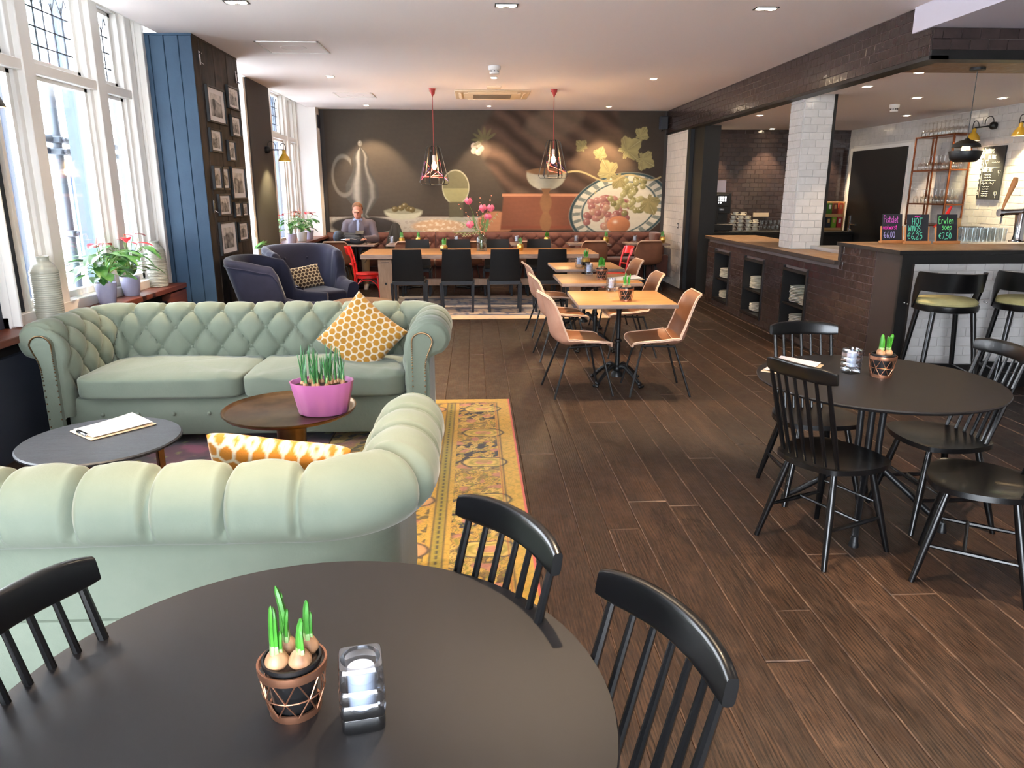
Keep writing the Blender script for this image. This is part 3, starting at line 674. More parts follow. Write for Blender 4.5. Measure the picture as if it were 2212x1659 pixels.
        for q_ in pts: nl.sphere(q_, .0058, 6, 4)
        nl.build('nail_heads', 'brass', po)
    # base, rail and cushions
    b = MB(); b.box((0, -.02, .20), (W - .46, D - .2, .26), ch=.02, seg=2); b.build('base', 'green_velvet', t)
    rb = MB()
    for i in range(9): rb.sphere((-W / 2 + .45 + i * (W - .9) / 8, -D / 2 + .08, .22), .015, 8, 5)
    rb.build('rail_buttons', 'green_velvet', t)
    ft = MB()
    for sx in (-1, 1):
        for sy in (-1, 1): ft.lathe([(.028, 0), (.035, .03), (.03, .07)], 12, (sx * (W / 2 - .22), sy * (D / 2 - .12), 0))
    ft.build('feet', 'dark_plank', t)
    cw = (W - .60) / 2
    for sx in (-1, 1):
        b = MB(); rs = random.Random(sx + 5)
        def cush(u, v, sx=sx):
            th = (u - .5) * 2 * math.pi; ph = (v - .5) * math.pi; e = .22
            sp = lambda c: math.copysign(abs(c) ** e, c)
            cx, cy_, cz = sp(math.cos(ph)) * sp(math.cos(th)), sp(math.cos(ph)) * sp(math.sin(th)), sp(math.sin(ph))
            x_, y_ = cx * cw / 2, cy_ * .36
            z_ = cz * (.075 + .025 * (1 - cx * cx) * (1 - cy_ * cy_))
            if cz > .2: z_ += .012 * mnoise.noise((x_ * 5 + sx * 3, y_ * 4, 0)) + .008 * mnoise.noise((x_ * 14, y_ * 5 + sx, 3)) + .005 * math.sin(9 * y_ + 22 * x_ * y_)
            if cy_ < -.6: y_ += .008 * mnoise.noise((x_ * 9, z_ * 14, sx))
            return (sx * cw / 2 + x_, -.11 + y_, .40 + z_)
        b.grid(cush, 90, 44, cu=True); b.build('seat_cushion', 'green_velvet', t, ang=80)
    return t
make_sofa('long pale green velvet sofa with button-tufted back, front facing the camera', (-1.535, 5.17, .0095), 0)
make_sofa('pale green tufted velvet sofa seen from behind, back to the camera', (-1.50, 2.50, .0095), math.pi)
def hexcol(U, V, s, cell, line, seed=0):
    """hexagon cells in (U,V) metres"""
    a = np.stack([U, V], -1) / s; r_ = np.array([1, math.sqrt(3)]); hh = r_ / 2
    A = np.mod(a, r_) - hh; B = np.mod(a - hh, r_) - hh
    g = np.where((np.sum(A * A, -1) < np.sum(B * B, -1))[..., None], A, B); ab = np.abs(g)
    d = .5 - np.maximum(ab[..., 0], ab[..., 0] * .5 + ab[..., 1] * math.sqrt(3) / 2)
    f = np.clip((d - .07) / .05, 0, 1)[..., None]; idc = a - g
    j = .85 + .3 * np.mod(np.sin(idc[..., 0] * 12.9 + idc[..., 1] * 78.2) * 43758.5, 1)[..., None]
    return line * (1 - f) + cell * j * f
def pillow(name, label, cat, sz, hgt, cell, line, hexs, loc, rot, n=110):
    x = np.linspace(-1, 1, n); X, Y = np.meshgrid(x, x); pin = .07
    px_, py_ = X * sz[0] / 2 * (1 - pin * (1 - Y * Y)), Y * sz[1] / 2 * (1 - pin * (1 - X * X)); zz = hgt / 2 * np.sqrt(np.clip((1 - X ** 4) * (1 - Y ** 4), 0, 1)) ** .8
    wob = np.array([[mnoise.noise((a * 2, b * 2, 1)) for a in x] for b in x]) * .012 * (1 - X ** 2) * (1 - Y ** 2)
    co = np.concatenate([np.stack([px_, py_, zz + wob], -1).reshape(-1, 3), np.stack([px_, py_, -zz + wob], -1).reshape(-1, 3)])
    i = np.arange((n - 1) * n).reshape(n - 1, n)[:, :-1].ravel(); F1 = np.stack([i, i + 1, i + n + 1, i + n], -1); F2 = F1[:, ::-1] + n * n; F = np.concatenate([F1, F2])
    me = bpy.data.meshes.new(name); me.from_pydata(co.tolist(), [], F.tolist())
    c = hexcol(px_ + .01, py_ + .02, hexs, cell, line); c4 = np.ones((2 * n * n, 4)); c4[:, :3] = np.concatenate([c.reshape(-1, 3)] * 2)
    a = me.color_attributes.new('Col', 'FLOAT_COLOR', 'POINT'); a.data.foreach_set('color', c4.ravel()); me.materials.append(MATS['honeycomb'])
    bm = bmesh.new(); bm.from_mesh(me); bmesh.ops.remove_doubles(bm, verts=bm.verts, dist=.0004); bm.to_mesh(me); bm.free()
    me.polygons.foreach_set('use_smooth', [True] * len(me.polygons))
    o = obj(name, me); o.location = loc; o.rotation_euler = rot; return tag(o, label, cat)
gold, cream = lin(160, 112, 34), lin(196, 184, 164)
pillow('throw_cushion', 'yellow honeycomb-patterned cushion leaning in the corner of the front-facing green sofa', 'cushion', (.46, .46), .15, gold, cream, .052, (-.80, 5.16, .66), (R(66), R(38), R(-16)))
pillow('throw_cushion', 'yellow honeycomb cushion peeking over the back of the sofa with its back to the camera', 'cushion', (.50, .50), .15, lin(170, 108, 30), cream, .055, (-.74, 2.63, .575), (R(-60), R(9), R(4)))
# ================================================================ black spindle chairs
def spindle_chair():
    t = thing('spindle_chair', '', 'chair', group='black spindle-back chairs')
    SH = .445
    def seat(u, v):   # u across, v front(+)->back ; rounded outline
        x, y = (u - .5) * 2, (v - .5) * 2
        k = math.sqrt(max(0, 1 - .5 * y * y)); q = math.sqrt(max(0, 1 - .5 * x * x)); x2, y2 = x * k, y * q
        x2 = x2 * .5 + x * .5 * (1 - .12 * y * y); y2 = y2 * .6 + y * .4 * (1 - .1 * x * x)
        return (x2 * (.225 + .018 * y), y2 * .215, SH + .012 - .014 * (1 - min(1, x2 * x2 + y2 * y2)) )
    b = MB(); b.sheet(seat, 22, 22, .024); b.build('seat', 'black_lacquer', t, ang=60)
    for sx in (-1, 1):
        for sy in (-1, 1):
            a = (sx * .125, sy * .12, SH - .015); c = (sx * .205, sy * (.205 if sy > 0 else .215), 0)
            pts = [tuple(a[k] + (c[k] - a[k]) * f for k in range(3)) for f in (0, .12, .45, 1)]
            MB().tube(pts, [.0135, .0155, .0185, .0125], 12).build('leg', 'black_lacquer', t)
    lp = lambda sx, sy, z: (sx * (.125 + .08 * (1 - z / (SH - .015))), sy * (.12 + .09 * (1 - z / (SH - .015))), z)
    for sx in (-1, 1):
        p, q = lp(sx, 1, .17), lp(sx, -1, .17); m = tuple((p[k] + q[k]) / 2 for k in range(3)); MB().tube([p, m, q], [.008, .012, .008], 8).build('stretcher', 'black_lacquer', t)
    MB().tube([(-.175, .03, .175), (.175, .03, .175)], .008, 8).build('stretcher', 'black_lacquer', t)
    MB().tube([lp(-1, 1, .24), lp(1, 1, .24)], .0075, 8).build('stretcher', 'black_lacquer', t)
    # back: 7 spindles fanning to a curved crest rail
    def crest(x): return (x, -.29 + .05 * (abs(x) / .21) ** 2 - 0, 0)
    for i in range(7):
        f = (i - 3) / 3; x0 = f * .155; y0 = -.165 + .03 * f * f; x1 = f * .160; y1 = crest(x1)[1]
        p, q = (x0, y0, SH - .005), (x1, y1, .86); pts = [tuple(p[k] + (q[k] - p[k]) * e for k in range(3)) for e in (0, .4, 1)]
        MB().tube(pts, [.0078, .0098, .0072] if abs(f) < 1 else [.0095, .0125, .009], 8).build('spindle', 'black_lacquer', t)
    def rail(u, v):
        an = v * 2 * math.pi; x = (u - .5) * 2 * .192; e = abs((u - .5) * 2); hh = .036 * (1 - .30 * e ** 6); th = .0125 * (1 - .12 * e ** 4)
        sp = lambda c, k: math.copysign(abs(c) ** k, c); y = crest(x)[1]; zc = .885 + .006 * (1 - e * e); sl = .16
        dz = hh * sp(math.sin(an), .5); dy = th * sp(math.cos(an), .5)
        nx = -2 * .05 / .21 ** 2 * x; nl = math.hypot(1, nx)
        return (x + dy * nx / nl, y + dy / nl - sl * dz, zc + dz)
    b = MB(); b.grid(rail, 25, 20, cv=True); k = len(b.v); b.f.append(tuple(range(20))); b.f.append(tuple(range(k - 1, k - 21, -1))); b.m += [0, 0]
    b.build('crest_rail', 'black_lacquer', t, ang=50)
    return t
SP, SPu = spindle_chair(), []
for (x, y, th, lb) in SPINDLE_SPOTS: place(SP, SPu, (x, y, 0), R(th - 90), lb)
# ================================================================ tan leather shell chairs
def leather_chair(outer='leather_outer', inner='leather_inner', name='leather_chair'):
    t = thing(name, '', 'chair', group='tan leather shell chairs')
    # profile from seat front to top of back (y,z)
    prof = spline([(.235, .415), (.22, .448), (.12, .45), (-.02, .44), (-.13, .435), (-.195, .47), (-.225, .56), (-.245, .68), (-.275, .80), (-.315, .845)], 200); pr = np.array(prof); dl = np.r_[0, np.cumsum(np.linalg.norm(np.diff(pr, axis=0), axis=1))]
    def shell(u, v):
        s_ = v * dl[-1]; y, z = np.interp(s_, dl, pr[:, 0]), np.interp(s_, dl, pr[:, 1]); x = (u - .5) * 2
        wv = np.interp(v, [0, .06, .3, .5, .62, .8, .93, 1], [.19, .225, .24, .238, .232, .225, .205, .165])
        up = abs(x) ** 3.2 * np.interp(v, [0, .1, .3, .5, .65, .85, 1], [.0, .01, .035, .075, .05, .02, .0])
        # sides curl up from the seat and forwards from the back
        k = np.interp(v, [0, .42, .6, 1], [0, 0, 1, 1]); yy = y + up * k * 1.1; zz = z + up * (1 - k)
        return (x * wv, yy, zz)
    b = MB(); b.sheet(lambda u, v: shell(1 - u, v), 22, 40, .014, 0, 1, 2); b.build('shell', [inner, outer, 'leather_welt'], t, ang=70)
    # welt along the rim and the seam at the bend
    rim = [shell(0, f) for f in np.linspace(0, 1, 30)] + [shell(f, 1) for f in np.linspace(0, 1, 12)][1:] + [shell(1, f) for f in np.linspace(1, 0, 30)][1:] + [shell(f, 0) for f in np.linspace(1, 0, 12)][1:-1]
    MB().tube(rim, .0062, 6, closed=True).build('welt', 'leather_welt', t)
    MB().tube([tuple(np.array(shell(f, .47)) + np.array((0, .004, .004))) for f in np.linspace(0, 1, 14)], .003, 6).build('seam', 'leather_welt', t)
    for sx in (-1, 1):
        MB().tube([(sx * .16, .15, .418), (sx * .16, -.13, .41)], .009, 8).build('frame_rail', 'black_matt', t)
        for sy in (-1, 1): MB().tube([(sx * .155, .14 if sy > 0 else -.11, .42), (sx * .16, .15 if sy > 0 else -.125, .40), (sx * .235, .245 if sy > 0 else -.255, 0)], .0095, 8).build('leg', 'black_matt', t)
    return t
LC, LCu = leather_chair(), []
for (x, y, th, lb) in LEATHER_SPOTS: place(LC, LCu, (x, y, 0), R(th - 90), lb)
LB, LBu = leather_chair('leather_brown', 'leather_brown'), []
for (x, y, th, lb) in BANQ_CHAIR_SPOTS: place(LB, LBu, (x, y, 0), R(th - 90), lb, 'brown leather chairs along the bench')
# ================================================================ black plywood chairs at the long table
def ply_chair():
    t = thing('dining_chair', '', 'chair', group='black chairs at the long table')
    def back(u, v):
        x = (u - .5) * 2; return (x * (.215 - .025 * v), -.185 - .07 * v - .02 * (1 - x * x), .44 + .43 * v)
    b = MB(); b.sheet(lambda u, v: back(1 - u, v), 14, 10, .012); b.build('backrest', 'black_wood_chair', t, ang=60)
    MB().box((0, .02, .445), (.43, .42, .022), ch=.008, seg=2).build('seat', 'black_wood_chair', t)
    b = MB()
    for s in (-1, 1): b.box((s * .21, 0, .41), (.03, .42, .05), ch=.003); b.box((0, s * .205, .41), (.42, .03, .05), ch=.003)
    b.build('seat_frame', 'blackgrey_frame', t)
    for sx in (-1, 1):
        for sy in (-1, 1):
            b = MB(); b.M = Matrix.Translation((sx * .212, sy * .207, 0)); sh = Matrix.Identity(4); b.box((sx * .006, sy * .012, .2), (.034, .034, .42), ch=.003, rot=(sy * -.055, sx * .03, 0)); b.build('leg', 'blackgrey_frame', t)
    return t
PC, PCu = ply_chair(), []
for (x, y, th, lb) in PLY_SPOTS: place(PC, PCu, (x, y, .0095), R(th - 90), lb)
# ================================================================ red bistro chairs
def red_chair():
    t = thing('bistro_chair', '', 'chair', group='red bistro chairs'); m = 'red_paint'
    MB().lathe([(.0, .44), (.19, .44), (.205, .448), (.21, .46), (.2, .468), (.0, .466)], 28, cap=False).build('seat', m, t)
    MB().lathe([(.188, .40), (.196, .40), (.196, .442), (.188, .442)], 28, cap=False).build('seat_ring', m, t)
    for sx in (-1, 1):
        MB().tube([(sx * .155, .15, .44), (sx * .17, .17, .22), (sx * .185, .19, 0)], [.017, .015, .011], 10).build('leg', m, t)
        MB().tube([(sx * .185, -.235, 0), (sx * .17, -.19, .25), (sx * .165, -.17, .45), (sx * .17, -.20, .65), (sx * .175, -.255, .84)], [.011, .015, .017, .016, .0145], 10).build('back_leg', m, t)
        MB().tube(bz((sx * .165, .16, .24), (sx * .16, .15, .42), (sx * .1, .15, .43), (sx * .02, .17, .43), 10), .008, 8).build('brace', m, t)
        MB().tube(bz((sx * .175, .17, .24), (sx * .17, .1, .42), (sx * .17, -.1, .43), (sx * .175, -.19, .24), 12), .008, 8).build('side_brace', m, t)
    def rail(u, v): x = (u - .5) * 2; return (x * .19, -.24 - .055 * (1 - x * x) - .03 * (v - .5), .755 + .11 * v - .012 * x * x)
    MB().sheet(lambda u, v: rail(1 - u, v), 16, 8, .02).build('top_rail', m, t)
    MB().tube([(x * .165, -.2 - .05 * (1 - x * x), .60) for x in np.linspace(-1, 1, 9)], .011, 8).build('cross_rail', m, t)
    return t
RC, RCu = red_chair(), []
place(RC, RCu, (-1.60, 11.15, 0), R(4 - 90), 'red wooden chair at the left end of the long table')
place(RC, RCu, (2.02, 10.95, 0), R(186 - 90), 'red wooden chair at the right end of the long table')
# ================================================================ black round tables
def round_table(label, loc, rz):
    t = thing('round_table', label, 'table', loc, rz, 'black round tables'); r = .57
    MB().lathe([(0, .718), (r - .03, .718), (r - .006, .728), (r, .736), (r - .003, .742), (0, .742)], 72, cap=False).build('table_top', 'black_table', t, ang=30)
    MB().lathe([(.0, .70), (.15, .70), (.15, .718), (0, .718)], 24, cap=False).build('top_plate', 'black_matt', t)
    for k in range(4):
        a = R(45 + 90 * k); c, s = math.cos(a), math.sin(a); pr = [(.055, .71), (.05, .55), (.05, .36), (.075, .29), (.16, .215), (.30, .10), (.345, .068), (.37, .045), (.375, .02)]
        q = spline([(c * a_, s * a_, z) for a_, z in pr], 26); MB().tube(q, .0165, 10).build('leg', 'black_iron', t)
        MB().lathe([(.016, .055), (.019, .03), (.024, .012), (.024, 0)], 12, (c * .375, s * .375, 0)).build('foot', 'black_iron', t)
    return t
round_table('black round table in the foreground with a bulb pot and glass candle block', (-.325, 1.145, 0), .3)
round_table('black round table at right in front of the bar', (1.99, 3.46, 0), R(14))
# ================================================================ square oak tables on cast iron feet
def cast_table():
    t = thing('bistro_table', '', 'table', group='square oak bistro tables')
    b = MB(); b.box((0, 0, .742), (.82, .86, .036), ch=.006, seg=2)
    b.m = [1 if abs(sum(b.v[i][2] for i in f) / len(f) - .742) < .016 else 0 for f in b.f]
    for k in range(4): pass
    b.build('table_top', ['oak_top', 'oak_side'], t, ang=30)
    MB().box((0, 0, .716), (.4, .4, .012), ch=.002).build('top_bracket', 'black_iron', t)
    MB().lathe([(.03, .715), (.03, .66), (.022, .64), (.019, .42), (.022, .40), (.034, .39), (.034, .375), (.022, .365), (.026, .34), (.02, .25), (.024, .16), (.034, .15), (.04, .13), (.034, .11), (.05, .09), (.055, .06), (0, .06)], 18, cap=False).build('column', 'black_iron', t)
    for k in range(4):
        a = R(40 + 90 * k); c, s = math.cos(a), math.sin(a)
        pr = [(.03, .14), (.08, .155), (.13, .125), (.19, .085), (.24, .045), (.265, .03)]; q = spline([(c * r_, s * r_, z) for r_, z in pr], 16)
        b = MB(); b.tube(q, [.016, .02, .022, .021, .02, .018, .018, .017, .016, .016, .015, .015, .016, .018, .02, .018], 8)
        b.tube([(x * 1.0, y, z + .018) for x, y, z in q], .007, 6)
        for j in (-1, 0, 1): b.sphere((c * .275 - s * j * .018, s * .275 + c * j * .018, .016), (.016, .016, .015), 8, 6)
        b.sphere((c * .255, s * .255, .035), .022, 8, 6); b.build('foot', 'black_iron', t)
    return t
BT, BTu = cast_table(), []
place(BT, BTu, (1.245, 6.30, 0), R(-1), 'square oak table nearest the camera on an ornate iron foot')
place(BT, BTu, (1.27, 7.73, 0), 0, 'square oak table in the middle of the row of three')
place(BT, BTu, (1.35, 9.09, 0), R(1), 'square oak table farthest back of the row of three')
# ================================================================ long communal table
t = thing('communal_table', 'long oak table with bolted trestle legs and black chairs on both sides', 'table', (.08, 11.28, .0095))
for i in range(5): 
    w_ = 1.16 / 5
    o = MB().box((0, -.58 + w_ * (i + .5), .728), (3.42, w_ - .001, .064), ch=.002); o.m = [1 if abs(sum(o.v[j][2] for j in f) / len(f) - .728) < .028 else 0 for f in o.f]; o.build('top_board', ['oak_top', 'oak_side'], t, ang=0)
for sx in (-1, 1):
    for sy in (-1, 1):
        b = MB(); b.box((sx * 1.38, sy * .40, .34), (.20, .07, .69), ch=.004, rot=(sy * -.13, 0, 0)); lg = b.build('leg', 'oak_leg', t)
        bo = MB()
        for (dx, z) in ((-.045, .585), (.05, .585), (0, .33)): bo.cyl((sx * 1.38 + dx, sy * (.40 - .13 * (z - .34)) + sy * .03, z), (sx * 1.38 + dx, sy * (.40 - .13 * (z - .34)) + sy * .048, z), .017, n=10)
        bo.build('bolts', 'black_iron', lg)
    MB().box((sx * 1.38, 0, .665), (.12, .95, .06), ch=.003).build('trestle_beam', 'black_iron', t); MB().box((sx * 1.38, 0, .3), (.12, .76, .07), ch=.003).build('trestle_tie', 'oak_leg', t)
MB().box((0, 0, .3), (2.7, .06, .1), ch=.003).build('stretcher', 'oak_leg', t)
# ================================================================ low tables by the sofas
t = thing('coffee_table', 'low round slate-topped table in front of the green sofa, clipboard on it', 'table', (-1.86, 3.56, .0095))
MB().lathe([(0, .43), (.355, .43), (.37, .438), (.37, .446), (.362, .452), (0, .452)], 56, cap=False).build('table_top', 'slate', t, ang=30)
b = MB(); b.box((0, 0, .40), (.3, .3, .05), ch=.004); b.build('under_plate', 'black_iron', t)
for k in range(4):
    a = R(45 + 90 * k); c, s = math.cos(a), math.sin(a); b = MB(); b.box((c * .17, s * .17, .35), (.24, .03, .05), rot=(0, 0, a), ch=.004); b.box((c * .27, s * .27, .17), (.035, .035, .35), rot=(0, 0, a), ch=.004); b.build('leg', 'brass', t)
t = thing('coffee_table', 'low round brass pedestal table with the pink planter', 'table', (-.99, 3.80, .0095))
MB().lathe([(0, .505), (.315, .505), (.33, .512), (.345, .528), (.345, .533), (.339, .533), (.331, .522), (.322, .517), (0, .517)], 56, cap=False).build('tray_top', 'brass', t, ang=30)
MB().lathe([(.14, 0), (.145, .01), (.115, .07), (.088, .20), (.075, .34), (.078, .43), (.09, .505)], 28).build('pedestal', 'brass', t)
t = thing('coffee_table', 'low round wooden table behind the green sofa, mostly hidden', 'table', (-1.27, 8.28, 0))
MB().lathe([(0, .42), (.32, .42), (.335, .43), (.335, .448), (.328, .455), (0, .455)], 48, cap=False).build('table_top', 'wood_coffee', t, ang=30)
for k in range(3):
    a = R(30 + 120 * k); MB().tube([(math.cos(a) * .1, math.sin(a) * .1, .42), (math.cos(a) * .26, math.sin(a) * .26, 0)], [.02, .014], 10).build('leg', 'wood_coffee', t)
# clipboards and papers
def clipboard(label, loc, rz, pink=False, sc_=1.0):
    t = thing('clipboard', label, 'clipboard', loc, rz)
    MB().box((0, 0, .004), (.235 * sc_, .33 * sc_, .006), ch=.002).build('board', 'clip_board', t)
    b = MB(); rs = random.Random(4)
    b.sheet(lambda u, v: ((.5 - u) * .21 * sc_, (v - .5) * .30 * sc_, .0125 + .012 * v * v * (.4 + u)), 8, 10, .002); b.build('paper', 'paper_pink' if pink else 'paper', t)
    b = MB(); b.box((0, -.15 * sc_, .014), (.11, .022, .012), ch=.003); b.cyl((-.055, -.15 * sc_, .02), (.055, -.15 * sc_, .02), .004, n=8); b.build('clip', 'chrome', t)
clipboard('clipboard with white paper on the low slate table', (-1.875, 3.725, .462), R(-40))
clipboard('clipboard with pale paper on the right-hand round table', (1.665, 3.70, .742), R(-38), True)
clipboard('menu sheets lying on the middle square table', (1.56, 7.62, .76), R(-78))
MB().box((0, 0, 0), (.01, .01, .01))
# ================================================================ rugs
def fbm(x, y, s, seed=0, oct_=3):
    rg = np.random.default_rng(seed); out = np.zeros_like(x); amp = 1
    for o in range(oct_):
        for k in range(5):
            a = rg.uniform(0, 6.28); f = s * rg.uniform(.7, 1.4) * 2 ** o; out += amp * np.sin((x * math.cos(a) + y * math.sin(a)) * f + rg.uniform(0, 6.28))
        amp *= .5
    return out / 5
def yellow_rug():
    W, Hh = 1.25, 4.1; nx, ny = 250, 720; xs = np.linspace(0, W, nx); ys = np.linspace(0, Hh, ny); X, Y = np.meshgrid(xs, ys)
    e = np.minimum(np.minimum(W - X, Y), Hh - Y); ex = W - X       # distance from right / ends
    yel, gold_, olive, navy, rose = lin(206, 160, 58), lin(222, 184, 92), lin(136, 132, 40), lin(36, 30, 44), lin(196, 120, 110)
    c = np.ones(X.shape + (3,)) * yel
    def mix(m, col_): 
        m = np.clip(m, 0, 1)[..., None]; return c * (1 - m) + col_ * m
    wx, wy = X + .012 * fbm(X, Y, 30, 1, 2), Y + .012 * fbm(X, Y, 30, 2, 2)
    f = fbm(wx, wy, 42, 3, 2) * 2.2; line = np.exp(-((f % .8) - .4) ** 2 / .012)
    c = mix(.5 * line, olive); g = fbm(wx, wy, 60, 5, 2) * 2.4; g2 = fbm(wx, wy, 110, 6, 1) * 2.4; ln2 = np.exp(-((g % .9) - .45) ** 2 / .014)
    inner = (ex > .13) & (e > .10)
    d1 = inner & (ex < .40); blk = np.clip(.75 + .5 * np.sin(Y * 6.8 + 1.2), .5, 1)
    c = mix(d1 * np.clip(fbm(X, Y, 22, 12, 2) * 2 + .2, 0, .8), gold_); c = mix(d1 * np.clip((g - .1) * 4, 0, 1) * blk, navy); c = mix(d1 * ln2 * .8, navy); c = mix(d1 * np.clip((g2 - .7) * 4, 0, 1) * .8, olive); c = mix(d1 * np.clip((fbm(X, Y, 34, 14, 2) * 2.2 - .8) * 4, 0, 1) * .7, rose)
    d2 = inner & (ex > .52); c = mix(d2 * np.clip((g - .2) * 4, 0, 1) * .8, navy); c = mix(d2 * np.clip(fbm(X, Y, 24, 9, 2) * 2 - .3, 0, .7), rose); c = mix(d2 * ln2 * .6, olive)
    # olive ladder bars
    bar = np.exp(-((ex - .46) / .03) ** 4) * inner; c = mix(bar * .75, olive); c = mix(np.exp(-((ex - .46) / .007) ** 4) * inner * (np.sin(Y * 120) > -.4) * .8, navy)
    c = mix((np.exp(-((ex - .43) / .005) ** 2) + np.exp(-((ex - .49) / .005) ** 2)) * inner * .8, navy)
    # medallions along the border
    for k in range(7):
        cy0 = .34 + k * .58; u = (ex - .22) / .14; v = (Y - cy0) / .085; q = u * u + v * v * (1 + .25 * np.cos(4 * np.arctan2(v, u)))
        c = mix((q < 1) * 1.0, gold_); c = mix(np.exp(-((np.sqrt(q) - 1) / .07) ** 2), navy); c = mix(np.exp(-((np.sqrt(q) - .62) / .09) ** 2) * .7, olive); c = mix((q < .16) * .8, rose); c = mix((q < 1) * np.clip((g - .25) * 5, 0, 1) * .5, olive)
        u2 = (ex - .62) / .12; q2 = u2 * u2 + v * v; c = mix((q2 < 1) * .9, lin(200, 150, 100)); c = mix(np.exp(-((np.sqrt(q2) - 1) / .08) ** 2) * .9, navy)
    c = mix(np.exp(-((e - .105) / .006) ** 2) * .8, navy); c = mix(np.exp(-((e - .12) / .004) ** 2) * .7, lin(150, 50, 40))
    b2 = (e < .1) * np.exp(-((np.sin(wx * 60) + np.sin(wy * 60)) ** 2) / .12); c = mix(b2 * .35, olive); c = mix((ex < .014) * 1.0, lin(204, 92, 84)); c = c * (1 + .10 * fbm(X, Y, 200, 8, 1))[..., None]
    return W, Hh, nx, ny, np.clip(c * .62, 0, 1)
W, Hh, nx, ny, c = yellow_rug()
o = colour_grid('yellow_rug', W, Hh, nx, ny, c, 'rug_pile', None, zfn=lambda X, Y: .009 + .0015 * np.sin(Y * 9) * (X > W - .2), loc=(.262 - W, 1.68, 0)); tag(o, 'yellow vintage patterned rug running from under the sofas to the aisle', 'rug')
sd = MB(); sd.box((.262 - W / 2, 1.68 + Hh / 2, .004), (W, Hh, .007)); sd.M = Matrix.Identity(4)
ob = sd.build('rug_backing', 'kraft', o); ob.location = (-(.262 - W), -1.68, 0)
def field_rug(name, label, W, Hh, loc, nx, ny, base, fns):
    xs = np.linspace(0, W, nx); ys = np.linspace(0, Hh, ny); X, Y = np.meshgrid(xs, ys); c = np.ones(X.shape + (3,)) * base
    for col_, m in fns(X, Y): m = np.clip(m, 0, 1)[..., None]; c = c * (1 - m) + col_ * m
    o = colour_grid(name, W, Hh, nx, ny, np.clip(c, 0, 1), 'rug_pile', None, loc=loc, zfn=lambda X, Y: np.full_like(X, .009)); tag(o, label, 'rug')
    MB().box((W / 2, Hh / 2, .004), (W, Hh, .007)).build('rug_backing', 'kraft', o)
def purple(X, Y):
    f, g = fbm(X, Y, 18, 21), fbm(X, Y, 46, 22); return [(lin(40, 34, 40), (f - .1) * 3), (lin(110, 108, 60), (g - .45) * 4), (lin(120, 60, 80), (-.3 - f) * 3)]
field_rug('purple_rug', 'dark plum faded rug under the low tables between the sofas', 1.75, 2.9, (-2.75, 2.3, 0), 120, 180, lin(82, 50, 60), purple)
def bluegrey(X, Y):
    W, Hh = 3.2, 2.25; e = np.minimum(np.minimum(X, W - X), np.minimum(Y, Hh - Y)); f, g = fbm(X, Y, 30, 31), fbm(X, Y, 12, 32); ey = Y
    band = lambda a, b: ((e > a) & (e < b)) * 1.0
    return [(lin(186, 160, 128), (f - .1) * 1.2), (lin(52, 58, 92), band(.30, .38) * .95), (lin(60, 64, 92), band(.38, .85) * (.35 + np.clip(f * 1.6, 0, .6))), (lin(170, 160, 156), band(.38, .85) * np.clip(g * 1.6 - .1, 0, .6)), (lin(56, 62, 96), band(.85, .95) * .9), (lin(186, 176, 170), band(.95, 9) * .85), (lin(90, 92, 120), band(.95, 9) * np.clip(f - .2, 0, .7))]
field_rug('blue_grey_rug', 'faded blue and cream rug under the long table', 3.2, 2.25, (-1.4, 9.67, 0), 320, 220, lin(214, 182, 142), bluegrey)
